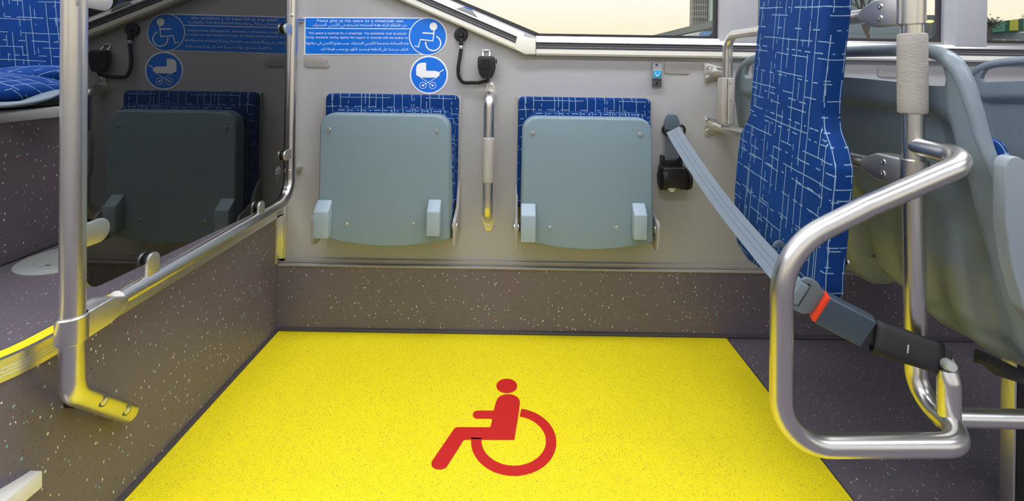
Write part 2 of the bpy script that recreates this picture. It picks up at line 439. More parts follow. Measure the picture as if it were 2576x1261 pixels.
# side wall
ZTRIM = 0.226
bm = B(); box(bm, (XL, D - 0.012, 0.0), (XR, D + 0.03, ZTRIM))
struct('baseboard_back', bm, M['dark_vinyl'], 'dark flecked skirting of the side wall')
A0 = P(1300, 128, D); A1 = P(1000, -2, D)          # slanted lower line of the extrusion
sl = (A1.z - A0.z) / (A1.x - A0.x)
XS = -1.55; ZS = A0.z + sl * (XS - A0.x)
ZSILL = P(1600, 143, D).z
bm = B()
prism(bm, [(XL, D, ZTRIM), (XR, D, ZTRIM), (XR, D, ZSILL + 0.062), (P(1352, 97, D).x, D, ZSILL + 0.062), (XS, D, ZS + 0.073), (XS, D, ZT), (XL, D, ZT)], (0, 0.03, 0))
struct('wall_back', bm, M['panel'], 'light grey grained side wall panel')
# panel joints on the right
bm = B(); xj = P(1893, 200, D).x
box(bm, (xj, D - 0.003, ZTRIM), (xj + 0.004, D, ZSILL))
struct('trim_5', bm, M['plate'], 'panel joint strip')
# profile at the foot of the panel
bm = B()
box(bm, (X0, D - 0.016, ZTRIM - 0.004), (XR, D - 0.0, ZTRIM + 0.004)); box(bm, (X0, D - 0.006, ZTRIM + 0.004), (XR, D, ZTRIM + 0.020))
struct('trim_6', bm, M['plate'], 'grey edge profile at the foot of the wall panel', bev=0.002)
# vertical aluminium angle in the corner with rivets
bm = B()
box(bm, (X0 - 0.002, D - 0.034, 0.235), (X0 + 0.004, D - 0.001, 0.425)); box(bm, (X0 - 0.002, D - 0.006, 0.235), (X0 + 0.020, D, 0.425))
t7 = struct('trim_7', bm, M['alu'], 'aluminium angle in the corner of riser and wall', bev=0.001)
ROOT[t7.name] = Vector((0, 0, 0))
for z in (0.26, 0.405):
    bm = B(); lathe(bm, (X0 + 0.004, D - 0.018, z), (1, 0, 0), [(0.004, 0), (0.004, 0.001), (0.002, 0.003)], 12)
    obj('rivet', bm, M['steel'], t7)
# window sill extrusion: white ridge, three dark grooves, cream foot
def sillrun(name, a, b, up, label, kind_n):
    """profile swept from a to b along the wall; up = direction of the profile's height"""
    d = (b - a)
    prof = [(0.0, 0.0), (0.0, 0.022), (0.006, 0.026), (0.020, 0.026), (0.022, 0.018), (0.0262, 0.018), (0.0265, 0.022), (0.0300, 0.022), (0.0302, 0.017),
            (0.0338, 0.017), (0.034, 0.021), (0.0375, 0.021), (0.0378, 0.016), (0.0412, 0.016), (0.0415, 0.022), (0.0445, 0.027), (0.056, 0.020), (0.058, 0.006), (0.066, 0.004), (0.066, 0.0)]
    bm = B()
    pts = [a + up * h + Vector((0, -o_, 0)) for h, o_ in prof]
    A = [bm.verts.new(p) for p in pts]; Bv = [bm.verts.new(p + d) for p in pts]
    n = len(pts)
    for i in range(n):
        f = bm.faces.new((A[i], A[(i+1) % n], Bv[(i+1) % n], Bv[i]))
        h = prof[i][0]; h2 = prof[(i+1) % n][0]
        mid = (h + h2) / 2
        f.material_index = 0 if mid < 0.0205 else (2 if mid < 0.0418 else 1)
    bm.faces.new(A); bm.faces.new(list(reversed(Bv)))
    return struct(name, bm, [M['cream'], M['alu'], M['groove']], label, sharp=25)
cx0 = P(1348, 137, D).x
SA = Vector((cx0, D, ZSILL))
sillrun('trim_8', SA, Vector((XR, D, ZSILL)), ZA.copy(), 'ribbed cream and silver window sill', 8)
sd_ = Vector((A1.x - A0.x, 0, A1.z - A0.z)).normalized(); su = Vector((-sd_.z, 0, sd_.x)) * -1
if su.z < 0: su = -su
sillrun('trim_9', Vector((A0.x, D, A0.z)), Vector((XS, D, ZS)), su, 'slanted ribbed cream and silver window sill', 9)
bm = B()
cor = [P(1348, 137, D-.03), P(1321, 137.5, D-.03), P(1293, 123, D-.03), P(1303, 83, D-.03), P(1326, 94, D-.03), P(1348, 97, D-.03)]
prism(bm, cor, (0, 0.03, 0))
struct('trim_10', bm, M['cream'], 'cream corner cover of the window sill', bev=0.004, seg=3)
# grey wedge clip on the slanted sill with a blue tag
q = [P(1146, 22, D-.026), P(1166, 16, D-.026), P(1187, 24, D-.026), P(1202, 44, D-.026)]
k = thing('sill_bracket', q[0], 'small grey wedge bracket on the slanted window sill', 'bracket')
bm = B(); prism(bm, q, (0, 0.025, 0)); obj('body', bm, M['btngrey'], k, bev=0.001)
bm = B(); prism(bm, [P(1168, 15.5, D-.027), P(1187, 22.5, D-.027), P(1187, 25, D-.027), P(1168, 18, D-.027)], (0, 0.02, 0)); obj('blue_tag', bm, M['blue'], k, label='blue strip on top')

# windows: frame (black border), pane; pillars between
ZW0 = ZSILL + 0.062; ZW1 = 1.95
def win(nm, xa, xb, slant=False):
    top = ZW1
    if slant:
        s0 = Vector((P(1354, 97, D).x, D, 0)); zz = ZW0
        xtop = -1.50
        out = [(s0.x, ZW0), (xb, ZW0), (xb, top), (xtop, top), (xtop, ZW0 + (s0.x - xtop) * abs(sl) * 0.97)]
        inn = fillet([Vector((a, 0, b)) for a, b in ((s0.x + 0.004, ZW0 + 0.014), (xb - 0.016, ZW0 + 0.014), (xb - 0.016, top - 0.02), (xtop + 0.02, top - 0.02), (xtop + 0.02, ZW0 + 0.016 + (s0.x - xtop - 0.02) * abs(sl) * 0.97))], [0.0, 0.022, 0.02, 0.02, 0.0], 6, closed=True)
    else:
        out = [(xa, ZW0), (xb, ZW0), (xb, top), (xa, top)]
        inn = rrect(((xa + xb) / 2, 0, (ZW0 + top) / 2), XA, ZA, xb - xa - 0.034, top - ZW0 - 0.03, 0.035, 6)
    bm = B(); y0 = D + 0.008
    vo = [bm.verts.new((a, y0, b)) for a, b in out]; vi = [bm.verts.new((p.x, y0, p.z)) for p in inn]
    es = [bm.edges.new((vo[i], vo[(i+1) % len(vo)])) for i in range(len(vo))] + [bm.edges.new((vi[i], vi[(i+1) % len(vi)])) for i in range(len(vi))]
    bmesh.ops.triangle_fill(bm, edges=es, use_beauty=True)
    g = bmesh.ops.extrude_face_region(bm, geom=bm.faces[:])
    bmesh.ops.translate(bm, verts=[v for v in g['geom'] if isinstance(v, bmesh.types.BMVert)], vec=(0, 0.006, 0))
    w_ = obj(nm, bm, M['frit'], kind='structure'); ROOT[w_.name] = Vector((0, 0, 0))
    bm = B(); prism(bm, [Vector((p.x, y0 + 0.007, p.z)) for p in inn], (0, 0.002, 0))
    obj('pane', bm, M['glass'], w_)
    return w_
xw = [P(1807, 90, D).x, P(1898, 90, D).x, P(2372, 90, D).x, P(2466, 90, D).x]
W1 = win('window_1', -1.5, xw[0], True)
W2 = win('window_2', xw[1], xw[2]); W3 = win('window_3', xw[3], XR - 0.1)
for i, (a, b) in enumerate(((xw[0], xw[1]), (xw[2], xw[3]))):
    bm = B()
    prism(bm, [(a, D + 0.02, ZW0 - 0.004), (a, D - 0.004, ZW0 - 0.004), (a + 0.022, D - 0.024, ZW0 - 0.010), (b, D - 0.024, ZW0 - 0.010), (b, D + 0.02, ZW0 - 0.004)], (0, 0, ZW1 - ZW0))
    struct('wall_pillar' + ('' if i == 0 else '_2'), bm, M['pillar'], 'grey pillar between the windows', bev=0.002)
bm = B(); box(bm, (XL, D - 0.01, ZW1), (XR, D + 0.03, ZT)); struct('wall_header', bm, M['pillar'], 'grey wall strip above the windows')
# rest of the bus behind and beside the camera
bm = B()
box(bm, (XL, YB - 0.03, 0), (XR, YB, 0.55)); box(bm, (XL, YB - 0.03, 1.9), (XR, YB, ZT))
for x in (-3.2, -1.1, 0.9, 3.9): box(bm, (x, YB - 0.03, 0.55), (x + 0.3, YB, 1.9))
struct('wall_front', bm, M['panel'], 'grey far side wall of the bus')
bm = B(); box(bm, (XL - 0.03, YB, 0), (XL, D, ZT)); struct('wall_left', bm, M['pillar'], 'grey end wall')
bm = B(); box(bm, (XR, YB, 0), (XR + 0.03, D, ZT)); struct('wall_right', bm, M['pillar'], 'grey end wall')
bm = B(); box(bm, (XL, YB, ZT), (XR, D, ZT + 0.03)); struct('ceiling', bm, M['ceil'], 'white bus ceiling')
for x in (-1.9, -0.1, 1.7):
    for yy in (-0.25, 1.0):
        bm = B(); box(bm, (x - 0.75, yy - 0.09, ZT - 0.02), (x + 0.75, yy + 0.09, ZT - 0.001))
        single('ceiling_light', bm, M['lamp'], 'long white ceiling light strip of the bus', 'ceiling light', 'ceiling light strips')
# ------------------------------------------------------------------ signs on the side wall
YW = D - 0.001
def W(px, py, off=0.001): return P(px, py, D - off)
def stroke(bm, pts, wd, y=None, seg=8):
    return sweep(bm, pts, (0.0004, wd / 2), seg, up=(0, 1, 0))
def arc(c, r, a0, a1, n=24):
    """points of an arc in the wall plane, angles in degrees counter-clockwise from +X"""
    c = Vector(c)
    return [c + Vector((math.cos(math.radians(a0 + (a1 - a0) * k / n)) * r, 0, math.sin(math.radians(a0 + (a1 - a0) * k / n)) * r)) for k in range(n + 1)]
try:
    SANS = bpy.data.fonts.load(bpy.utils.system_resource('DATAFILES') + '/fonts/Inter.woff2')
except Exception:
    SANS = None
DG = {}
def glyph(ch, font=None):
    if (ch, font is None) in DG: return DG[(ch, font is None)]
    def bb(s_):
        cu = bpy.data.curves.new('t', 'FONT'); cu.body = s_; cu.resolution_u = 4; cu.fill_mode = 'NONE'
        if font: cu.font = font
        o = bpy.data.objects.new('t', cu); C.objects.link(o)
        bpy.context.view_layer.update()
        m = bpy.data.meshes.new_from_object(o.evaluated_get(bpy.context.evaluated_depsgraph_get()))
        co = [p.co.copy() for p in m.vertices]; ed_ = [tuple(e_.vertices) for e_ in m.edges]
        bpy.data.objects.remove(o); bpy.data.curves.remove(cu); bpy.data.meshes.remove(m)
        return co, ed_
    co, ed_ = bb(ch)
    # contours -> triangles whose winding number is not zero (overlapping contours stay filled)
    from mathutils.geometry import delaunay_2d_cdt
    nxt = {}
    for a_, b_ in ed_: nxt.setdefault(a_, []).append(b_); nxt.setdefault(b_, []).append(a_)
    loops = []; seen = set()
    for s0 in range(len(co)):
        if s0 in seen or s0 not in nxt: continue
        lp_ = [s0]; seen.add(s0); cur = min(nxt[s0])
        while cur not in seen:
            lp_.append(cur); seen.add(cur); nn_ = [k for k in nxt[cur] if k not in seen]
            if not nn_: break
            cur = nn_[0]
        loops.append(lp_)
    es_ = [(l[k], l[(k+1) % len(l)]) for l in loops for k in range(len(l))]
    v2, _, tr, _, _, _ = delaunay_2d_cdt([p.to_2d() for p in co], es_, [], 0, 1e-5)
    v = [Vector((p.x, p.y, 0)) for p in v2]; f = []
    for t_ in tr:
        cx_ = sum((v2[k] for k in t_), Vector((0, 0))) / len(t_); wn_ = 0
        for a_, b_ in es_:
            p, q_ = co[a_], co[b_]
            if (p.y <= cx_.y) != (q_.y <= cx_.y):
                xx = p.x + (cx_.y - p.y) / (q_.y - p.y) * (q_.x - p.x)
                if xx > cx_.x: wn_ += 1 if q_.y > p.y else -1
        if wn_ != 0: f.append(tuple(t_))
    a = max(p.x for p in bb('|' + ch + '|')[0]) - max(p.x for p in bb('||')[0])
    DG[(ch, font is None)] = (v, f, a); return v, f, a
def text_mesh(body, left, right, y, font=None, rtl=False):
    """lettering that runs from the world point left to right; y is the depth of its face"""
    bm = B(); x = 0; items = []
    for ch in body:
        if ch == ' ': x += 0.27; continue
        v, f, a = glyph(ch, font); items.append((x, v, f)); x += a
    xs = [x0 + p.x for x0, v, f in items for p in v]; mn, mx = min(xs), max(xs)
    d = right - left; s_ = d.length / (mx - mn); ux = d.normalized(); uz = Vector((-ux.z, 0, ux.x))
    for x0, v, f in items:
        vs = [bm.verts.new(Vector((left.x, y, left.z)) + ux * ((p.x + x0 - mn) * s_) + uz * (p.y * s_)) for p in v]
        for q_ in f:
            try: bm.faces.new([vs[i] for i in q_])
            except Exception: pass
    return bm
AR = {'ا': (0xFE8D, 2), 'ب': (0xFE8F, 4), 'ة': (0xFE93, 2), 'ت': (0xFE95, 4), 'ج': (0xFE9D, 4), 'ح': (0xFEA1, 4), 'خ': (0xFEA5, 4),
      'د': (0xFEA9, 2), 'ذ': (0xFEAB, 2), 'ر': (0xFEAD, 2), 'س': (0xFEB1, 4), 'ص': (0xFEB9, 4), 'ض': (0xFEBD, 4), 'ظ': (0xFEC5, 4),
      'ع': (0xFEC9, 4), 'ف': (0xFED1, 4), 'ك': (0xFED9, 4), 'ل': (0xFEDD, 4), 'م': (0xFEE1, 4), 'ن': (0xFEE5, 4), 'ه': (0xFEE9, 4),
      'و': (0xFEED, 2), 'ى': (0xFEEF, 2), 'ي': (0xFEF1, 4)}
def shape_ar(s_):
    out = []
    for i, ch in enumerate(s_):
        if ch not in AR: out.append(ch); continue
        base, k_ = AR[ch]
        pv = i > 0 and s_[i-1] in AR and AR[s_[i-1]][1] == 4
        nx = k_ == 4 and i + 1 < len(s_) and s_[i+1] in AR
        out.append(chr(base + (3 if pv and nx else 2 if nx else 1 if pv else 0)))
    return ''.join(reversed(out))
sg = thing('wheelchair_space_sign', W(960, 90), 'wide blue wall sign with white wheelchair symbol and lettering in English and Arabic', 'sign')
cc = W(1076.6, 91.8); SC = D / F
def rectpart(nm, pxs, off, th, mat, par, label=None, bev=0):
    bm = B(); prism(bm, [P(a, b, D - off) for a, b in pxs], (0, th, 0)); return obj(nm, bm, mat, par, label, bev=bev)
rectpart('border', [(766, 43), (1063, 44.5), (1063, 138.5), (765.5, 137.5)], 0.0012, 0.0012, M['signwhite'], sg, 'white border')
bm = B(); prism(bm, arc(Vector((cc.x, D - 0.0014, cc.z)), 47.6 * SC, 0, 357, 60), (0, 0.0013, 0)); obj('round_border', bm, M['signwhite'], sg, 'white ring')
rectpart('upper_field', [(768.5, 45.5), (1061, 47), (1036, 71.3), (768.5, 69.8)], 0.0018, 0.0006, M['blue'], sg, 'blue field')
rectpart('lower_field', [(768.5, 72.0), (1035, 73.6), (1035, 110), (1060, 136.2), (768, 135.2)], 0.0018, 0.0006, M['blue'], sg, 'blue field')
bm = B(); prism(bm, arc(Vector((cc.x, D - 0.0019, cc.z)), 47.6 * SC, 0, 357, 60), (0, 0.0003, 0)); obj('ring', bm, M['signwhite'], sg, 'white ring')
bm = B(); prism(bm, arc(Vector((cc.x, D - 0.0024, cc.z)), 45.3 * SC, 0, 357, 60), (0, 0.0005, 0)); obj('disc', bm, M['blue'], sg, 'blue disc')
def crop(x, y): return W(740 + x / 4.2036, y / 4.2036, 0.003)
bm = B()
lathe(bm, crop(1473, 279), (0, -1, 0), [(41 / 4.2036 * SC, -0.0006), (41 / 4.2036 * SC, 0)], 32)
stroke(bm, fillet([crop(1481, 312), crop(1467, 433), crop(1335, 418), crop(1312, 500), crop(1277, 484)], 0.0, 1), 13 / 4.2036 * SC)
stroke(bm, [crop(1357, 348), crop(1474, 355)], 14 / 4.2036 * SC)
stroke(bm, arc(crop(1470, 457), 79 / 4.2036 * SC, 66, -190, 40), 13 / 4.2036 * SC)
obj('wheelchair_symbol', bm, M['signwhite'], sg, 'white wheelchair symbol')
yt = D - 0.0021
LN = [('Please give up this space for a wheelchair user.', (797, 55.2), (1017, 56.2), False),
      ('This space is reserved for a wheelchair. The wheelchair shall be placed', (777, 85.8), (1022, 87), False),
      ('facing rearwards resting against the support or backrest with the brakes on.', (769.5, 96.2), (1028, 97.8), False),
      ('من فضلك اترك هذه المساحه لمستخدمي الكرسي المتحرك.', (786.5, 65.6), (1023, 66.2), True),
      ('هذه المساحه مخصصة للكرسي المتحرك، يجب وضع الكرسي في مواجهة', (770, 110.8), (1028.5, 112), True),
      ('الخلف مستندا على الدعامه او مسند الظهر مع سحب فرملة اليد.', (806, 125.8), (1026.5, 127), True)]
for body, a, b, rtl in LN:
    bm = text_mesh(shape_ar(body) if rtl else body, W(*a), W(*b), yt, None if rtl else SANS, rtl)
    obj('lettering', bm, M['signwhite'], sg, 'white Arabic lettering' if rtl else 'white English lettering')
ps = thing('pram_sign', W(1079, 188), 'round blue wall sign with a white pram, below the wheelchair sign', 'sign')
pc = W(1079, 188.3)
bm = B(); prism(bm, arc(Vector((pc.x, D - 0.0012, pc.z)), 48.0 * SC, 0, 357, 60), (0, 0.0012, 0)); obj('border', bm, M['signwhite'], ps, 'white ring')
bm = B(); prism(bm, arc(Vector((pc.x, D - 0.0018, pc.z)), 44.4 * SC, 0, 357, 60), (0, 0.0006, 0)); obj('disc', bm, M['blue'], ps, 'blue disc')
bm = B()
hood = [crop(1395, 663)] + [crop(1345 - 0, 664)] + [crop(1310, 676), crop(1294, 700), crop(1290, 730), crop(1290, 792), crop(1336, 821), crop(1505, 821), crop(1538, 797), crop(1538, 768), crop(1497, 750), crop(1395, 748)]
prism(bm, hood, (0, 0.0006, 0))
stroke(bm, [crop(1534, 768), crop(1582, 736)], 10 / 4.2036 * SC)
for a, b in (((1336, 819), (1463, 903)), ((1512, 819), (1362, 903))): stroke(bm, [crop(*a), crop(*b)], 5 / 4.2036 * SC)
for x in (1362, 1464):
    lathe(bm, crop(x, 904), (0, -1, 0), [(11 / 4.2036 * SC, -0.0006), (11 / 4.2036 * SC, 0)], 20)
    sweep(bm, arc(crop(x, 904), 34 / 4.2036 * SC, 0, 349, 32), (0.0004, 6 / 8.4 * SC), 6, up=(0, 1, 0), closed=True)
obj('pram_symbol', bm, M['signwhite'], ps, 'white pram symbol')

# ------------------------------------------------------------------ screws, cover plates
def screw(par, c, axis, r=0.0042, mat='steel', name='screw', h=0.0018):
    bm = B(); lathe(bm, c, axis, [(r, 0), (r, h * 0.5), (r * 0.8, h), (r * 0.42, h), (r * 0.36, h * 0.35)], 18)
    return obj(name, bm, M[mat], par)
def cover(cx_, cy_, w_, h_, label):
    c = W(cx_, cy_, 0)
    t = thing('cover_plate', c, label, 'cover plate')
    bm = B(); prism(bm, rrect(c - YA * 0.0035, Vector((ca, 0, -sa)) , Vector((sa, 0, ca)), w_ * SC, h_ * SC, 0.011), (0, 0.0035, 0))
    obj('plate', bm, M['plate'], t, bev=0.001)
    for s_ in (-1, 1): screw(t, c + Vector((s_ * (w_ / 2 - 6) * SC, -0.0035, 0)), (0, -1, 0), 0.0028)
    return t
cover(797.5, 155, 65, 30, 'small rounded grey plate screwed to the wall below the wheelchair sign')
cover(1704, 171, 65, 31, 'small rounded grey plate screwed to the wall beside the pram button')
cover(2240, 181, 66, 28, 'small rounded grey plate on the wall behind the padded pole')

# ------------------------------------------------------------------ pram call button
t = thing('pram_call_button', W(1651, 187, 0), 'small grey wall button box with a light blue pram key', 'button')
def at(px, py, d): return P(px, py, D - d)
bm = B()
prism(bm, [at(1639, 157, 0), at(1664, 157, 0), at(1664, 218, 0), at(1639, 217, 0)], (0, -0.012, 0))
obj('housing', bm, M['btngrey'], t, bev=0.003)
bm = B()
prism(bm, [at(1640, 175, .012), at(1664, 175, .012), at(1664, 200, .012), at(1640, 199, .012)], (0, -0.010, 0)); obj('collar', bm, M['btngrey'], t, bev=0.003)
bm = B(); prism(bm, [at(1640, 199, .010), at(1664, 200, .010), at(1663, 217, .010), at(1640, 216, .010)], (0, -0.004, 0)); obj('lower_cap', bm, M['btndark'], t, 'dark lower half', bev=0.001)
bm = B(); prism(bm, [at(1644.5, 178, .0225), at(1663, 178, .0225), at(1663, 196, .0225), at(1644.5, 196, .0225)], (0, -0.002, 0)); key = obj('key', bm, M['lightblue'], t, 'light blue key', bev=0.0006)
bm = B(); yk = .0252
stroke(bm, [at(1649.5, 182, yk), at(1649, 186, yk), at(1652, 189, yk), at(1657, 189, yk), at(1660, 182.5, yk)], 0.0018)
for x in (1651.5, 1656): sweep(bm, arc(at(x, 191.5, yk), 0.0018, 0, 330, 11), 0.0006, 6, closed=True)
obj('pram_symbol', bm, M['signwhite'], key, 'white pram symbol')
screw(t, at(1652, 163, .012), (0, -1, 0), 0.0045, 'btndark'); screw(t, at(1652, 210, .0142), (0, -1, 0), 0.0045, 'black')

# ------------------------------------------------------------------ hand microphone, its cord, hook and socket
mt = thing('hand_microphone', W(1224, 168), 'black hand microphone with coiled cord hanging above the middle grab handle', 'microphone')
bm = B(); a = .012
ol = [(1207, 141), (1240, 141), (1246, 146), (1247, 170), (1243, 186), (1237, 197), (1215, 197), (1207, 186), (1203, 168), (1203, 146)]
prism(bm, [at(x, y, a) for x, y in ol], (0, -0.026, 0)); obj('body', bm, M['black'], mt, bev=0.005, seg=3)
gr = [(1208, 146), (1235, 146), (1236, 149), (1236, 170), (1232, 177), (1213, 176), (1208, 168)]
bm = B(); prism(bm, [at(x, y, .0375) for x, y in gr], (0, -0.003, 0)); obj('grille_rim', bm, M['rubber'], mt, bev=0.0015)
bm = B()
for k_ in range(9):
    y = 149.5 + k_ * 2.7; box(bm, at(1211.5, y + 0.8, .0425), at(1232.5, y - 0.6, .0405))
obj('grille', bm, M['black'], mt)
bm = B(); box(bm, at(1247, 160, .034), at(1250.5, 149, .022)); obj('talk_key', bm, M['rubber'], mt, bev=0.001)
bm = B(); sweep(bm, arc(at(1224, 187, .0385), 0.0042, 0, 345, 16), 0.0008, 6, closed=True); obj('lanyard_ring', bm, M['rubber'], mt)
def coil(path, R, r, pitch):
    pts = []; L = 0; out = []
    for a_, b_ in zip(path[:-1], path[1:]):
        d = (b_ - a_); l = d.length; n_ = max(1, int(l / (pitch / 10)))
        for i in range(n_):
            p = a_ + d * i / n_; s_ = L + l * i / n_; t_ = d.normalized(); u = YA; v = t_.cross(u).normalized()
            out.append(p + u * math.cos(s_ / pitch * 2 * PI) * R + v * math.sin(s_ / pitch * 2 * PI) * R)
        L += l
    return out
cp = fillet([at(1160, 124, .012), at(1153, 168, .014), at(1153, 190, .016), at(1162, 208, .018), at(1205, 208, .018), at(1228, 203, .020)], 0.018, 8)
cp = smooth(cp, 2)
bm = B(); sweep(bm, coil(cp, 0.0052, 0, 0.0046), 0.0019, 6, up=(0, 0, 1)); obj('coiled_cord', bm, M['rubber'], mt)
bm = B(); sweep(bm, [at(1228, 203, .020), at(1228, 199, .024), at(1225, 195, .024)], 0.005, 10); obj('cord_boot', bm, M['black'], mt)
so = thing('microphone_socket', W(1160, 88), 'round black rubber wall socket of the microphone cord, just under the slanted sill', 'socket')
c0 = at(1160, 88, 0); rr = 17.3 * SC
bm = B(); lathe(bm, c0, (0, -1, 0), [(rr, 0), (rr, .006), (rr * .94, .010), (rr * .80, .0115), (rr * .45, .011), (rr * .42, .016), (rr * .30, .019), (rr * .28, .0185)], 36); obj('cap', bm, M['rubber'], so)
bm = B(); prism(bm, [at(1156.5, 96, .004), at(1165, 96, .004), at(1166, 115, .004), at(1156, 115, .004)], (0, -0.013, 0)); obj('neck', bm, M['rubber'], so, bev=0.002)
bm = B(); prism(bm, [at(1156, 115, .006), at(1165, 115, .006), at(1164, 124, .006), at(1156, 124, .006)], (0, -0.010, 0)); obj('plug', bm, M['steel'], so, 'metal plug ring', bev=0.002)
hk = thing('microphone_hook', W(1224, 130, 0), 'small metal hook bracket with two screws holding the microphone', 'hook')
bm = B(); prism(bm, [at(1213, 124.5, 0), at(1234, 124.5, 0), at(1234, 130, 0), at(1213, 130, 0)], (0, -0.003, 0))
for x in (1213, 1230): prism(bm, [at(x, 129, .0), at(x + 4, 129, .0), at(x + 4, 142, .012), at(x, 142, .012)], (0, -0.003, 0))
obj('plate', bm, M['steel_flat'], hk, bev=0.0008)
for x in (1216.5, 1230): screw(hk, at(x, 127.5, .003), (0, -1, 0), 0.0036)

# ------------------------------------------------------------------ padded grab handle between the folding seats
gh = thing('wall_grab_handle', W(1228, 400, 0), 'vertical steel grab handle with grey sleeve between the two folding seats', 'grab handle')
so_ = 0.062
top, bot = at(1231, 236, 0), at(1227, 556, 0)
hp = [at(1231, 228, 0) , at(1230.5, 247, so_), at(1226.5, 537, so_), at(1227, 552, 0)]
hp[0] = Vector((hp[1].x, D - 0.002, W(1231, 237).z)); hp[3] = Vector((hp[2].x, D - 0.002, W(1227, 549).z))
bm = B(); sweep(bm, fillet(hp, 0.045, 10), 0.0178, 28); obj('tube', bm, M['steel'], gh)
def tongueplate(c, h, s_):
    bm = B(); pts = []
    for k_ in range(13):
        an = math.radians(k_ * 15); pts.append(c + Vector((math.cos(an) * 0.0135, 0, s_ * (math.sin(an) * 0.0135 + h))))
    for k_ in range(13):
        an = math.radians(180 + k_ * 15); pts.append(c + Vector((math.cos(an) * 0.024, 0, s_ * math.sin(an) * 0.024)))
    prism(bm, pts, (0, -0.005, 0)); return bm
for nm_, pt, s_ in (('upper', (hp[1].x, hp[0].z), 1), ('lower', (hp[2].x, hp[3].z), -1)):
    c = Vector((pt[0], D, pt[1])); fo = obj('flange', tongueplate(c, 0.030, s_), M['steel_flat'], gh, bev=0.0012)
    screw(fo, c + Vector((0, -0.005, s_ * 0.030)), (0, -1, 0), 0.0075)
g0, g1 = at(1229, 345, so_), at(1227.5, 459, so_)
def sleeve(a_, b_, r, bv=0.003, mat='gripflat', par=None, name='grip'):
    bm = B(); d = (b_ - a_); L = d.length
    lathe(bm, a_, d, [(r - bv, 0), (r - bv * .3, bv * .3), (r, bv)] + [(r, bv + (L - 2*bv) * k / 6) for k in range(1, 6)] + [(r, L - bv), (r - bv * .3, L - bv * .3), (r - bv, L)], 36)
    return obj(name, bm, M[mat], par, sharp=60)
sleeve(g0, g1, 0.0208, par=gh, name='grip_sleeve')['label'] = 'grey rubber sleeve'

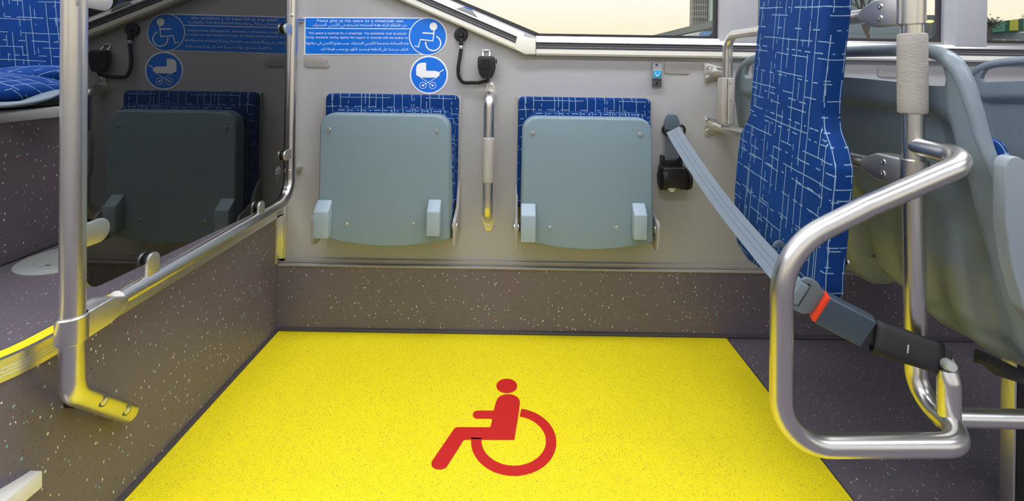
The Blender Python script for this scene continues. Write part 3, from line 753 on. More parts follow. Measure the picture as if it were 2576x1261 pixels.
# ------------------------------------------------------------------ folding seats
def folding_seat():
    base = P(967, 600, 1.60)
    t = thing('folding_seat', base, 'folded-up bus seat left of the grab handle, below the pram sign', 'folding seat', 'folding seats on the side wall')
    zf = 1.495
    def q(px, py, d=zf): return P(px, py, d)
    # shell: front outline extruded to the back with a rounded rim
    out = fillet([q(803.5, 284), q(1131, 289), q(1134, 596), q(1126, 604)], [0.045, 0.045, 0.006, 0.0], 8)[0:0]
    top = fillet([q(797, 598), q(803.5, 284), q(1131, 289), q(1135, 604)], 0.046, 8)
    arcp = []
    for k_ in range(1, 16):
        s_ = k_ / 16; arcp.append(q(1130 + (803 - 1130) * s_, 605 - 7 * s_ + 22 * math.sin(PI * s_) ** 0.9))
    pts = top + arcp
    bm = B()
    n_ = len(pts); cen = sum(pts, Vector()) / n_
    layers = [(0.955, -0.000), (0.972, -0.000), (0.988, 0.003), (0.997, 0.009), (1.0, 0.018), (1.0, 0.040)]
    rings = []
    for s_, dy in layers:
        rings.append([bm.verts.new(cen + (p - cen) * s_ + YA * dy) for p in pts])
    rings[0:0] = []
    # slightly domed face
    inner = []
    for s_, dy in ((0.02, -0.004), (0.35, -0.004), (0.7, -0.003), (0.9, -0.0012)):
        inner.append([bm.verts.new(cen + (p - cen) * s_ + YA * dy) for p in pts])
    allr = inner + rings
    bm.faces.new(allr[0])
    for A_, B_ in zip(allr[:-1], allr[1:]):
        for i in range(n_): bm.faces.new((A_[i], A_[(i+1) % n_], B_[(i+1) % n_], B_[i]))
    bm.faces.new(list(reversed(allr[-1])))
    obj('seat_shell', bm, M['seatgrey'], t, 'blue-grey plastic shell', sharp=50)
    for a_, b_ in ((828, 326), (1099, 330), (872, 565), (1040, 565)):
        screw(t, q(a_, b_, zf - 0.003), (0, -1, 0), 0.0064, 'silverbolt', h=0.003)
    # bumpers: wedge-topped blocks
    for xa, xb, y0, y1, y2 in ((799, 836, 502, 535, 602), (1078, 1111, 501, 534, 596)):
        bm = B(); zb, zfr = zf - 0.002, zf - 0.036
        A_ = q(xa, y0, zb); w2 = q(xb, y0, zb).x - A_.x
        zt, zm, zl = A_.z, A_.z - 0.030, q(xa, y2, zfr).z
        prism(bm, [(A_.x, zb, zt), (A_.x, zfr, zm), (A_.x, zfr, zl), (A_.x, zb, zl)], (w2, 0, 0))
        obj('bumper', bm, M['bumper'], t, bev=0.0035, seg=3)
    # seat cushion behind the shell, backrest cushion on the wall
    c = q(974, 440, 1.54)
    bm = B(); pts = rrect(Vector((c.x + 0.010, 1.535, c.z + 0.008)), XA, ZA, 0.418, 0.418, 0.05, 7)
    prism(bm, pts, (0, 0.034, 0)); obj('seat_cushion', bm, M['fab_seat'], t, bev=0.008, seg=3)
    a_, b_ = P(819, 235, 1.575), P(1149, 520, 1.575)
    bm = B(); pts = rrect(Vector(((a_.x + b_.x) / 2, 1.572, (a_.z + b_.z) / 2)), XA, ZA, b_.x - a_.x, a_.z - b_.z, 0.018, 6)
    prism(bm, pts, (0, 0.036, 0)); obj('backrest', bm, M['fab_seat'], t, bev=0.010, seg=4)
    bm = B(); box(bm, (a_.x - 0.002, 1.606, b_.z - 0.11), (b_.x + 0.006, D - 0.001, a_.z - 0.002)); obj('backboard', bm, M['plate'], t, bev=0.001)
    # hinge brackets on both sides
    zc = q(967, 575).z
    for xx in (q(789, 575).x - 0.006, q(1143, 575).x - 0.004):
        bm = B()
        prof = [(D - 0.001, zc - 0.045), (1.515, zc - 0.060), (1.488, zc - 0.052)] + [(1.502 + math.cos(math.radians(an)) * 0.020, zc + 0.018 + math.sin(math.radians(an)) * 0.020) for an in range(180, 60, -20)] + [(1.560, zc + 0.055), (1.585, zc + 0.115), (D - 0.001, zc + 0.13)]
        prism(bm, [(xx, y, z) for y, z in prof], (0.009, 0, 0))
        hb = obj('hinge_bracket', bm, M['plate'], t, bev=0.0012)
        bm = B(); lathe(bm, (xx - 0.006, 1.512, zc + 0.006), (1, 0, 0), [(0.009, 0), (0.013, 0.003), (0.013, 0.018), (0.009, 0.021)], 20); obj('pivot', bm, M['steel'], hb)
    bm = B(); sweep(bm, [(q(792, 575).x, 1.53, zc), (q(1140, 575).x, 1.53, zc)], 0.011, 14); obj('hinge_rod', bm, M['black'], t)
    return t
def dup(root, loc, label=None):
    r = root.copy(); C.objects.link(r); r.location = loc
    if label: r['label'] = label
    ROOT[r.name] = Vector(loc)
    for ch in list(root.children):
        c = ch.copy(); C.objects.link(c); c.parent = r
        for g in list(ch.children):
            d_ = g.copy(); C.objects.link(d_); d_.parent = c
    return r
fs = folding_seat()
dup(fs, fs.location + Vector((P(1478, 600, 1.495).x - P(967, 600, 1.495).x, 0, -0.001)), 'folded-up bus seat right of the grab handle, beside the seat belt reel')
# ------------------------------------------------------------------ red wheelchair symbol on the yellow floor
def fp(x, y, z=0.0035): return PZ(1060 + x / 4.3486, 930 + y / 4.3486, z)
ws = thing('floor_wheelchair_symbol', fp(1010, 800, 0.0015), 'large red wheelchair user symbol stuck on the yellow floor', 'floor sign')
def ell(x0, x1, y0, y1, n=36): return [fp((x0+x1)/2 + (x1-x0)/2*math.cos(2*PI*k/n), (y0+y1)/2 + (y1-y0)/2*math.sin(2*PI*k/n)) for k in range(n)]
dn = (0, 0, -0.0018)
bm = B(); prism(bm, ell(821, 1048, 100, 253), dn); obj('head', bm, M['red'], ws)
def curve(pts, r): return pts
body = []
for k in range(13):   # round shoulder
    a = math.radians(180 - 15 * k * 1.0); body.append(fp(949 + 128 * math.cos(a), 352 - 83 * math.sin(a)))
body += [fp(1078, 362), fp(1068, 450), fp(1018, 760), fp(1010, 764), fp(480, 762), fp(462, 768)]
for k in range(11):
    a = math.radians(14 + 17.0 * k); body.append(fp(199 + 90 * math.cos(a), 1030 + 57 * math.sin(a)))
body += [fp(116, 1000), fp(360, 645), fp(384, 630), fp(750, 631), fp(758, 620), fp(776, 540), fp(770, 533), fp(615, 532)]
for k in range(9):
    a = math.radians(90 + 22.5 * k); body.append(fp(612 + 49 * math.cos(a), 491 + 42 * math.sin(a)))
body += [fp(640, 449), fp(785, 449), fp(795, 440), fp(818, 340)]
bm = B(); tprism(bm, body, dn); obj('body', bm, M['red'], ws)
oc = fp(1010, 790); ro = (fp(1478, 790) - fp(542, 790)).length / 2; wc = Vector((oc.x, 0, 0.0035))
top_, bot_ = fp(1010, 422), fp(1010, 1157); wc.y = (top_.y + bot_.y) / 2; ry = (top_.y - bot_.y) / 2
ri = (fp(1363, 775) - fp(656, 775)).length / 2; ryi = (fp(1010, 503).y - fp(1010, 1052).y) / 2; wci = Vector((oc.x - .0, (fp(1010, 503).y + fp(1010, 1052).y) / 2, 0.0035))
o1, i1 = [], []
a0, a1 = 79, -181
for k in range(61):
    a = math.radians(a0 + (a1 - a0) * k / 60)
    o1.append(wc + Vector((ro * math.cos(a), ry * math.sin(a), 0))); i1.append(wci + Vector((ri * math.cos(a), ryi * math.sin(a), 0)))
bm = B()
vo = [bm.verts.new(p) for p in o1]; vi = [bm.verts.new(p) for p in i1]
for k in range(60): bm.faces.new((vo[k], vo[k+1], vi[k+1], vi[k]))
g = bmesh.ops.extrude_face_region(bm, geom=bm.faces[:]); bmesh.ops.translate(bm, verts=[v for v in g['geom'] if isinstance(v, bmesh.types.BMVert)], vec=dn)
obj('wheel', bm, M['red'], ws)

# ------------------------------------------------------------------ glass partition on the left
XP = -0.758
gp = thing('glass_partition', (XP, 1.2, 0.456), 'dark tinted glass partition in a bent steel tube frame above the platform edge', 'partition')
po = [(216, -330), (216, 690), (226, 713), (251, 726), (285, 718), (690, 516), (712, 500), (721, 470), (722, -330)]
bm = B(); prism(bm, fillet([PX(a, b, XP) for a, b in po[:1]] + [PX(a, b, XP) for a, b in ((216, 735), (722, 498))] + [PX(722, -330, XP)], 0.030, 8), (-0.006, 0, 0))
obj('pane', bm, M['pane'], gp)
XT = XP + 0.003; zR = XT * F / (735 - CX)
ztop = PX(739, -300, XT)
fpath = [Vector((XT, zR, 1.75)), Vector((XT, zR, 0.458)), Vector((XT, 0.895, 0.4555))]
bm = B(); sweep(bm, fillet(fpath, 0.075, 14), 0.0165, 26); ft = obj('frame_tube', bm, M['steel'], gp)
for (py) in (45, 427):
    z = PX(735, py, XT).z
    bm = B(); sweep(bm, [(XT, zR, z), (XT + 0.012, D, z)], 0.0125, 16); so2 = obj('wall_spacer', bm, M['steel'], gp)
for py in (44, 430):
    z = PX(735, py - 4, XT).z; screw(ft, Vector((XT + 0.004, zR - 0.0165, z)), (0.1, -1, 0), 0.006)
def clip(c, r, h, dirn, root=gp, w_=0.007):
    """rounded tab: plate, rubber washer and counter plate on the pane; dirn points from the tube to the tab's round end"""
    c = Vector(c); dirn = Vector(dirn).normalized(); side = Vector((0, dirn.z, -dirn.y))
    def ol(rr, hh): 
        p = [c + side * rr - dirn * hh] + [c + side * rr * math.cos(math.radians(a)) + dirn * rr * math.sin(math.radians(a)) for a in range(0, 181, 12)] + [c - side * rr - dirn * hh]
        return p
    bm = B(); prism(bm, [Vector((XP + 0.005, p.y, p.z)) for p in ol(r, h)], (w_, 0, 0)); t_ = obj('glass_clip', bm, M['steel_flat'], root, bev=0.0012)
    bm = B(); prism(bm, [Vector((XP, p.y, p.z)) for p in ol(r * .93, 0)], (0.005, 0, 0)); obj('rubber_washer', bm, M['rubber'], t_, 'black rubber washer')
    bm = B(); prism(bm, [Vector((XP - 0.016, p.y, p.z)) for p in ol(r, 0)], (0.010, 0, 0)); obj('counter_plate', bm, M['steel_flat'], t_)
clip(PX(388, 655, XP + .012), 0.0165, 0.042, (0, 0, 1)); clip(PX(659, 520, XP + .012), 0.0165, 0.030, (0, 0, 1))
clip(PX(723, 72, XP + .012), 0.0165, 0.030, (0, -1, 0)); clip(PX(722, 391, XP + .012), 0.0165, 0.030, (0, -1, 0))
# etched maker's mark on the pane
def mark(par, cpt, r, ux, mat, name='glass_mark'):
    bm = B(); ux = Vector(ux); n_ = ux.cross(ZA); c = Vector(cpt)
    for rr in (r, r * .68, r * .38):
        sweep(bm, [c + ux * math.cos(math.radians(a)) * rr + ZA * math.sin(math.radians(a)) * rr for a in range(0, 181, 15)], (0.0002, r * .07), 6, up=n_)
    for j, l in enumerate((1.0, .7, .85, .6)):
        if j == 0:
            for i in range(6): sweep(bm, [c + ux * (-r + i * r * .36) - ZA * r * .35, c + ux * (-r + (i + .55) * r * .36) - ZA * r * .35], (0.0002, r * .14), 4, up=n_)
        else:
            for i in range(3): sweep(bm, [c + ux * (-r * .6 + i * r * .55) - ZA * r * (.5 + .5 * j), c + ux * (-r * .6 + (i + .6) * r * .55 * l) - ZA * r * (.5 + .5 * j)], (0.0002, r * .05), 4, up=n_)
    return obj(name, bm, mat, par)
M['etch'] = plain('etched_mark', srgb(150, 150, 150), 0.6)
M['etchdark'] = plain('dark_etched_mark', srgb(60, 62, 62), 0.6)
mark(gp, PX(699, 432, XP + .0004), 0.015, (0, 1, 0), M['etch'])
mark(W1, Vector((P(1768, 55, D).x, D + .013, P(1768, 53, D).z)), 0.012, (1, 0, 0), M['etchdark'])
mark(W3, Vector((P(2490, 57, D).x, D + .013, P(2480, 68, D).z)), 0.010, (1, 0, 0), M['etchdark'])

# ------------------------------------------------------------------ front pole on the left
pz = 0.800; pole_x = P(180, 400, pz)
lp = thing('grab_pole', P(180, 850, pz), 'thick steel pole at the near end of the glass partition, bolted to the riser', 'pole')
a_, b_ = P(190, -420, pz), P(181, 965, pz)
b_ = P(181, 985, pz); c_ = PX(322, 1040, -0.787)
bm = B(); sweep(bm, fillet([a_, b_, c_], 0.05, 12), 0.0178, 30); pt = obj('tube', bm, M['steel'], lp)
dcl = (c_ - b_).normalized()
for px, py in ((261, 1007), (309, 1027)):
    k = 0.36 if px < 300 else 0.80
    c = b_ + (c_ - b_) * k; nn = (Vector((0, 0, CAMH)) - c); nn = (nn - dcl * nn.dot(dcl)).normalized()
    nn = (nn + ZA * .25 + XA * .2).normalized()
    bm = B(); lathe(bm, c + nn * 0.0160, nn, [(0.0092, 0), (0.0092, 0.0030)], 20); hole = obj('screw_recess', bm, M['btndark'], pt)
    screw(pt, c + nn * 0.0184, nn, 0.0070)
for k in (0.35, 0.8):
    c = b_ + (c_ - b_) * k
    bm = B(); lathe(bm, Vector((X0 - .002, c.y, c.z)), (1, 0, 0), [(0.013, 0), (0.013, 0.030)], 16); obj('spacer', bm, M['rubber'], lp)
# clamp that joins the frame tube to the pole
def clamp(name, par, pc, d, hh, length, r=0.0225, lat=0.0185, screws=(), side=1, tip=0.5):
    """ring round the pole at pc and a tapering arm along d; hh half height"""
    d = Vector(d); d.z = 0; d.normalize(); n_ = Vector((d.y, -d.x, 0)) * side
    bm = B()
    L = length
    prof = fillet([(0, 0, hh), (L * .62, 0, hh), (L, 0, hh * .35), (L, 0, -hh * .35), (L * .62, 0, -hh), (0, 0, -hh)], [0, .03, .012, .012, .03, 0], 5)
    def pt_(q_, s_): return pc + d * q_.x + ZA * q_.z + n_ * s_
    A_ = [pt_(q_, lat) for q_ in prof]
    prism(bm, A_, n_ * (-2 * lat))
    arm = obj(name, bm, M['steel_flat'], par, bev=0.005, seg=3)
    bm = B(); lathe(bm, pc - ZA * hh, ZA, [(r * .9, 0), (r, .002), (r, 2 * hh - .002), (r * .9, 2 * hh)], 32); obj('clamp_ring', bm, M['steel'], arm)
    for k_, zz in screws:
        screw(arm, pc + d * k_ + ZA * zz + n_ * lat, n_, 0.0062)
    return arm
zc_ = 0.5 * (P(180, 795, pz).z + P(180, 856, pz).z)
pc = P(181, 826, pz)
clamp('clamp', lp, pc, (XT - pc.x, 0.895 - pz, 0), 0.023, 0.098, 0.0225, 0.0195)
# flat paddles holding the pane on the pole
for px, py, rr in ((243, 580, 0.0215), (252, -2, 0.0205)):
    c = PX(px, py, XP + 0.012)
    bm = B(); u = YA
    pts = [c + YA * (-0.045) - ZA * rr * .95, c + YA * 0 - ZA * rr]
    pts = [c - YA * 0.050 - ZA * rr * .9] + [c + YA * rr * math.cos(math.radians(a)) + ZA * rr * math.sin(math.radians(a)) for a in range(-90, 91, 12)] + [c - YA * 0.050 + ZA * rr * .9]
    prism(bm, pts, (0.006, 0, 0)); o_ = obj('glass_paddle', bm, M['steel_flat'], lp, bev=0.0015)
    bm = B(); lathe(bm, c - XA * 0.012 - YA*0.01, (1, 0, 0), [(rr * .8, 0), (rr * .8, 0.012)], 24); obj('rubber_washer', bm, M['rubber'], o_)
    bm = B(); lathe(bm, c - XA * 0.026 - YA*0.01, (1, 0, 0), [(rr, 0), (rr, 0.008)], 24); obj('counter_plate', bm, M['steel_flat'], o_)

# ------------------------------------------------------------------ right: pole with loop
PZR = 0.884
rp = thing('padded_grab_pole', P(2300, 800, PZR), 'steel pole with grey padded sleeve and big bent loop, right of the blue board', 'pole')
pt0, pt1 = P(2289, -420, PZR), P(2303, 985, PZR)
LZ = 0.765
cD = P(2450, 1120, LZ); pt1 = Vector((P(2304, 985, PZR).x, PZR, cD.z))
bm = B(); sweep(bm, fillet([pt0, pt1, Vector((cD.x, LZ, cD.z)), P(1964, 1122, LZ), P(1967, 628, LZ), P(2180, 520, LZ), P(2452, 402, LZ), P(2299, 366, PZR)],
    [0, 0.05, 0.054, 0.078, 0.15, 0.12, 0.048, 0], 14), 0.0172, 30)
obj('tube', bm, M['steel'], rp)
sl_ = sleeve(P(2294.5, 84, PZR), P(2295.5, 286, PZR), 0.0232, 0.004, 'grip', rp, 'grip_sleeve'); sl_['label'] = 'grey grained padded sleeve'
# short stub that carries the buckle strap
sb0 = P(2387, 1075, 0.815); sb0.z = cD.z; sb1 = P(2387, 962, 0.815)
bm = B(); sweep(bm, [sb0, sb1, sb1 + ZA * 0.006, sb1 + ZA * 0.020], [0.0165, 0.0165, (0.0165, 0.0150), (0.0165, 0.006)], 24, up=(1, 0, 0)); obj('strap_stub', bm, M['steel'], rp)
# side tube towards the seats
bm = B(); sweep(bm, [Vector((.748, .826, cD.z)), Vector((1.75, .826, cD.z - .006))], 0.0150, 22); obj('cross_tube', bm, M['steel'], rp)

# ------------------------------------------------------------------ rails from the wall to the pole
ZU, ZL_ = 1.030, 0.722
rl = thing('barrier_rail', Vector((P(1797, 315, D).x, D, ZL_)), 'steel rail frame fixed to the wall behind the wheelchair backrest', 'rail')
zv = 1.530; vx = P(1828, 250, zv).x
upo = Vector((P(2292, 30, PZR).x, PZR, ZU)); lpo = Vector((P(2299, 445, PZR).x, PZR, ZL_))
bm = B(); sweep(bm, fillet([Vector((vx, zv, ZL_)), Vector((vx, zv, ZU)), upo], 0.050, 12), 0.0158, 24); obj('upper_tube', bm, M['steel'], rl)
wl = P(1800, 315, D)
bm = B(); sweep(bm, fillet([Vector((wl.x, D, ZL_)), Vector((vx, zv - 0.01, ZL_)), lpo], 0.03, 8), 0.0158, 24); obj('lower_tube', bm, M['steel'], rl)
wu = P(1803, 183, D)
bm = B(); lathe(bm, Vector((wu.x, D, P(1803, 183, D).z)), (vx - wu.x, zv - D, 0), [(0.019, 0), (0.0185, 0.012), (0.0158, 0.03), (0.0158, 0.085)], 24); obj('upper_boss', bm, M['steel'], rl)
for y0, lab in ((0, 'upper'), (134, 'lower')):
    bm = B(); pts = fillet([W(1769.5, 157 + y0, 0), W(1818, 171 + y0, 0), W(1818, 196 + y0, 0), W(1771, 210 + y0, 0)], [0.008, 0.012, 0.012, 0.008], 5, closed=True)
    prism(bm, pts, (0, -0.006, 0)); f_ = obj('wall_flange', bm, M['steel_flat'], rl, bev=0.0015)
    for yy in (169, 196): screw(f_, W(1781, yy + y0, 0.006), (0, -1, 0), 0.0078)
hg = [P(1827.5, y, zv) for y in (196, 312)]
for s_, m_, nm_ in ((-1, 'grip', 'grip_shell'), (1, 'gripflat', 'grip_cover')):
    x0_, x1_ = sorted((hg[0].x + s_ * 0.0008 - .004, hg[0].x + s_ * 0.0205 - (.0015 if s_ < 0 else .001)))
    bm = B(); box(bm, (x0_, zv - 0.022, hg[1].z), (x1_, zv + 0.020, hg[0].z)); o_ = obj(nm_, bm, M[m_], rl, bev=0.004, seg=3)
    if s_ > 0:
        for yy in (210, 254, 298): screw(o_, Vector((P(1836, yy, zv - .022).x, zv - 0.022, P(1836, yy, zv - .022).z)), (0, -1, 0), 0.0026)
du = (Vector((vx, zv, 0)) - Vector((upo.x, upo.y, 0)))
clamp('upper_clamp', rl, upo, du, 0.0285, 0.105, 0.0225, 0.0185, ((0.048, 0.012), (0.048, -0.011)), side=-1)
clamp('lower_clamp', rl, lpo, du, 0.0275, 0.105, 0.0225, 0.0185, ((0.048, 0.012), (0.048, -0.011)), side=-1)

# ------------------------------------------------------------------ wheelchair backrest board
wb = thing('wheelchair_support_board', (0.62, 1.1, 0.45), 'tall narrow upright backrest board covered in blue crosshatched velour, hung on the rails', 'backrest')
def PB(px, py):
    """point on the reclined front face  X = .600 + .075 (Z - .45)"""
    r = ray(px, py); k = 0.075
    t_ = (0.600 + k * (CAMH - 0.45)) / (r.x - k * r.z)
    return P(px, py, t_)
near = [(2095, -60), (2090, 0), (2078, 110), (2067, 220), (2062, 285), (2066, 325), (2083, 372), (2092, 425), (2087, 500), (2077, 600), (2068, 700), (2067, 748)]
botm = [(2050, 745), (1992, 722), (1925, 688), (1880, 655), (1853, 615), (1845, 565)]
far = [(1846, 480), (1854, 390), (1862, 335), (1884, 290), (1893, 180), (1906, 60), (1913, -60)]
ptsb = [PB(a, b) for a, b in near + botm + far]
nrm = Vector((1, 0, -0.075)).normalized()
bm = B(); prism(bm, fillet(ptsb, 0.03, 3, closed=True), nrm * 0.047)
bevel(bm, 0.007, 3); bm.normal_update(); uvl = bm.loops.layers.uv.new('UVMap')
for f in bm.faces:
    for l in f.loops:
        p = l.vert.co
        if abs(f.normal.x) > 0.45: l[uvl].uv = (p.y, p.z - 0.12 * p.y)
        else: l[uvl].uv = (p.x - 0.075 * p.z + 2.0, p.z - 0.12 * p.y)
obj('padded_board', bm, M['fab_board'], wb)
for zz in (ZU, ZL_):
    for yy in (1.02, 1.16):
        bm = B(); box(bm, (0.668, yy - .012, zz - 0.022), (0.712, yy + .012, zz + 0.022))
        obj('rail_bracket', bm, M['steel_flat'], wb, bev=0.002)
bm = B(); a_ = PB(2132, 657); c = PB(2067, 660)
lathe(bm, Vector((c.x + .050, c.y + .004, c.z)), (1, 0, 0), [(0.006, 0), (0.006, 0.004), (0.003, 0.006)], 16); obj('bolt', bm, M['steel'], wb)

# ------------------------------------------------------------------ seat belt
def ribbon_mesh(pts, wid, th, nrmhint=None, twist=None):
    bm = B(); uvl = bm.loops.layers.uv.new('UVMap'); rows = []
    n_ = len(pts)
    for i in range(n_):
        t_ = (pts[min(i+1, n_-1)] - pts[max(i-1, 0)]).normalized()
        vd = (pts[i] - Vector((0, 0, CAMH))).normalized() if nrmhint is None else Vector(nrmhint)
        s_ = t_.cross(vd).normalized(); nn = s_.cross(t_).normalized()
        w2 = wid / 2
        rows.append([bm.verts.new(pts[i] + s_ * w2 * a + nn * th / 2 * b) for a, b in ((-1, -1), (1, -1), (1, 1), (-1, 1))])
    for i in range(n_ - 1):
        for k in range(4):
            f = bm.faces.new((rows[i][k], rows[i][(k+1) % 4], rows[i+1][(k+1) % 4], rows[i+1][k]))
            us = {0: 0.0, 1: 1.0, 2: 1.0, 3: 0.0}
            for l, (uu, vv) in zip(f.loops, ((us[k], i), (us[(k+1) % 4], i), (us[(k+1) % 4], i + 1), (us[k], i + 1))): l[uvl].uv = (uu, vv / n_)
    bm.faces.new(list(reversed(rows[0]))); bm.faces.new(rows[-1])
    return bm
sbt = thing('seat_belt', W(1692, 325, 0), 'grey seat belt stretched from its wall guide across the wheelchair backrest to the buckle', 'seat belt')
belt = [P(1693, 326, 1.555), P(1712, 360, 1.51), P(1772, 452, 1.37), P(1832, 532, 1.24), P(1890, 602, 1.12), P(1950, 672, 1.01), P(2006, 737, 0.915)]
bs = smooth(belt, 2)
obj('webbing', ribbon_mesh(bs, 0.047, 0.0014), M['belt'], sbt)
# wall guide: cover and ring
yv = lambda a, b, d=.030: P(a, b, D - d)
bm = B(); prism(bm, fillet([yv(1673, 322), yv(1680, 300), yv(1685, 289), yv(1703, 289), yv(1708, 300), yv(1714, 322), yv(1713, 328), yv(1674, 328)], [0, .004, .012, .012, .004, .002, .003, .003], 4, closed=True), (0, 0.028, 0))
obj('guide_cover', bm, M['beltcover'], sbt, 'slate grey cover', bev=0.004, seg=3)
rc = yv(1695, 325, .016)
ring = fillet([rc + Vector((-.037, 0, .004)), rc + Vector((-.037, 0, -.010)), rc + Vector((-.028, 0, -.018)), rc + Vector((.028, 0, -.018)), rc + Vector((.037, 0, -.010)), rc + Vector((.037, 0, .004)), rc + Vector((.030, 0, .012)), rc + Vector((-.030, 0, .012))], 0.008, 4, closed=True)
bm = B(); sweep(bm, ring, 0.0042, 10, closed=True); obj('guide_ring', bm, M['black'], sbt, 'black ring')
obj('lower_webbing', ribbon_mesh([yv(1692, 334, .012), yv(1691, 365, .012), yv(1691, 398, .016)], 0.047, 0.0014, (0, 1, 0)), M['belt_shaded'], sbt, 'dark shaded lower strap')
# reel
rel = thing('belt_reel', W(1696, 440, 0), 'black seat belt reel housing on the wall beside the right folding seat', 'belt reel')
bm = B(); box(bm, yv(1664, 419, .055), Vector((yv(1729, 419).x, D - .001, yv(1729, 474).z)))
bo = [(1668, 422), (1730, 423), (1733, 468), (1727, 479), (1712, 478), (1700, 474), (1677, 474), (1668, 462)]
bm.free(); bm = B(); prism(bm, [yv(a, b, .058) for a, b in bo], (0, 0.057, 0)); obj('housing', bm, M['black'], rel, bev=0.005, seg=3)
bm = B(); lathe(bm, Vector((yv(1661, 450, .04).x, D - .034, yv(1661, 449).z)), (1, 0, 0), [(0.030, 0), (0.037, 0.003), (0.037, 0.018)], 32); obj('spring_cap', bm, M['rubber'], rel)
bm = B(); lathe(bm, Vector((yv(1738, 452, .04).x, D - .034, yv(1738, 452).z)), (-1, 0, 0), [(0.026, 0), (0.032, 0.003), (0.034, 0.014)], 32); obj('lock_cap', bm, M['rubber'], rel)
bm = B()
for x in (1664, 1709): box(bm, yv(x, 392, .022), Vector((yv(x + 11, 392).x, D - .001, yv(x, 424).z)))
box(bm, yv(1664, 405, .012), Vector((yv(1720, 405).x, D - .001, yv(1720, 424).z)))
obj('strap_slot', bm, M['black'], rel, bev=0.002)
bm = B(); lathe(bm, yv(1689, 474, .040), (0, -1, 0), [(0.011, 0), (0.011, 0.006)], 20); obj('bolt', bm, M['cream'], rel, 'pale bolt end')
# buckle group
bk = thing('belt_buckle', sb1 + ZA * 0.02, 'dark slate belt buckle with red release edge and black sleeve on the padded pole', 'buckle')
def frame(a, b):
    d = (b - a); L = d.length; d.normalize(); vd = ((a + b) / 2 - Vector((0, 0, CAMH))).normalized()
    s_ = d.cross(vd).normalized(); nn = s_.cross(d).normalized(); 
    if s_.z < 0: s_ = -s_
    if nn.y > 0: nn = -nn
    return d, s_, nn, L          # along, across (up), towards the camera
a_, b_ = P(2058, 769, 0.892), P(2181, 834, 0.868)
d, s_, nn, L = frame(a_, b_)
# the buckle turns its upper edge to the camera
s2 = (s_ * math.cos(0.38) + nn * math.sin(0.38)); n2 = (nn * math.cos(0.38) - s_ * math.sin(0.38))
def slab(name, c0_, d, L, s_, w_, nn, th, mat, par, bev=0.003, label=None, taper=1.0):
    bm = B(); p = [c0_ - s_ * w_/2, c0_ + d * L - s_ * w_/2 * taper, c0_ + d * L + s_ * w_/2 * taper, c0_ + s_ * w_/2]
    prism(bm, [q_ + nn * th / 2 for q_ in p], nn * -th); return obj(name, bm, mat, par, label, bev=bev, seg=3)
slab('housing', a_ + d * 0.005, d, L - 0.005, s2, 0.060, n2, 0.026, M['buckle'], bk, 0.004)
slab('release_button', a_ - d * 0.001, d, 0.007, s2, 0.056, n2, 0.023, M['orange'], bk, 0.001, 'orange-red release edge')
a2, b2 = P(2196, 843, 0.868), P(2372, 905, 0.828)
d3, s3, n3, L3 = frame(a2, b2)
bm = B(); sec = 24; rows = []
for k in range(9):
    c = a2 + d3 * L3 * k / 8; tt = k / 8
    wv = 0.0285 * (1 + 0.06 * math.cos(PI * tt)); th = 0.014 * (1 - 0.55 * tt)
    rows.append([bm.verts.new(c + s3 * math.copysign(abs(math.cos(2*PI*i/sec))**0.5, math.cos(2*PI*i/sec)) * wv + n3 * math.copysign(abs(math.sin(2*PI*i/sec))**0.8, math.sin(2*PI*i/sec)) * th) for i in range(sec)])
for k in range(8):
    for i in range(sec): bm.faces.new((rows[k][i], rows[k][(i+1) % sec], rows[k+1][(i+1) % sec], rows[k+1][i]))
sv = obj('sleeve', bm, M['rubber'], bk, 'black rubber sleeve'); md = sv.modifiers.new('th', 'SOLIDIFY'); md.thickness = 0.0015
slab('strap', b_ - d * 0.01, (a2 + d3 * 0.03 - b_).normalized(), 0.06, s3, 0.042, n3, 0.004, M['rubber'], bk, 0.001)
slab('strap_end', b2 - d3 * 0.012, d3, 0.024, s3, 0.040, n3, 0.006, M['rubber'], bk, 0.002)
slab('staple', P(2285, 868, 0.835), s3 * -1, 0.014, d3, 0.0022, n3, 0.002, M['silverbolt'], bk, 0.0005, 'small silver staple')
bb0, bb1 = P(2371, 912, 0.835), P(2408, 930, 0.785)
dd = bb1 - bb0
bm = B(); lathe(bm, bb0, dd, [(0.013, 0), (0.0155, 0.003), (0.0155, 0.010), (0.010, 0.014), (0.0095, 0.034), (0.0075, 0.037)], 28); obj('bolt', bm, M['silverbolt'], bk, 'light grey bolt')
# tongue in the buckle
tg = thing('belt_tongue', P(2028, 745, 0.905), 'grey plastic belt tongue looped on the webbing and pushed into the buckle', 'belt tongue')
tc_ = P(2032, 748, 0.900)
tb = thing
bm = B()
dir_a = d; up_a = s2
def TO(a, b): return tc_ + dir_a * a + up_a * b
outl = fillet([TO(-.028, -.036), TO(.006, -.034), TO(.022, -.018), TO(.022, .020), TO(.002, .036), TO(-.024, .036)], [.010, .012, .012, .012, .016, .014], 5, closed=True)
innr = fillet([TO(-.014, -.026), TO(-.006, -.026), TO(-.006, .027), TO(-.014, .027)], 0.003, 3, closed=True)
vo = [bm.verts.new(p + n2 * .004) for p in outl]; vi = [bm.verts.new(p + n2 * .004) for p in innr]
es = [bm.edges.new((vo[i], vo[(i+1) % len(vo)])) for i in range(len(vo))] + [bm.edges.new((vi[i], vi[(i+1) % len(vi)])) for i in range(len(vi))]
bmesh.ops.triangle_fill(bm, edges=es, use_beauty=True)
g = bmesh.ops.extrude_face_region(bm, geom=bm.faces[:]); bmesh.ops.translate(bm, verts=[v for v in g['geom'] if isinstance(v, bmesh.types.BMVert)], vec=n2 * -.008)
obj('plate', bm, M['tongue'], tg, bev=0.0015)
bm = B(); prism(bm, [TO(.020, -.014) , TO(.034, -.012), TO(.034, .012), TO(.020, .014)], n2 * -.002); obj('blade', bm, M['steel'], tg)
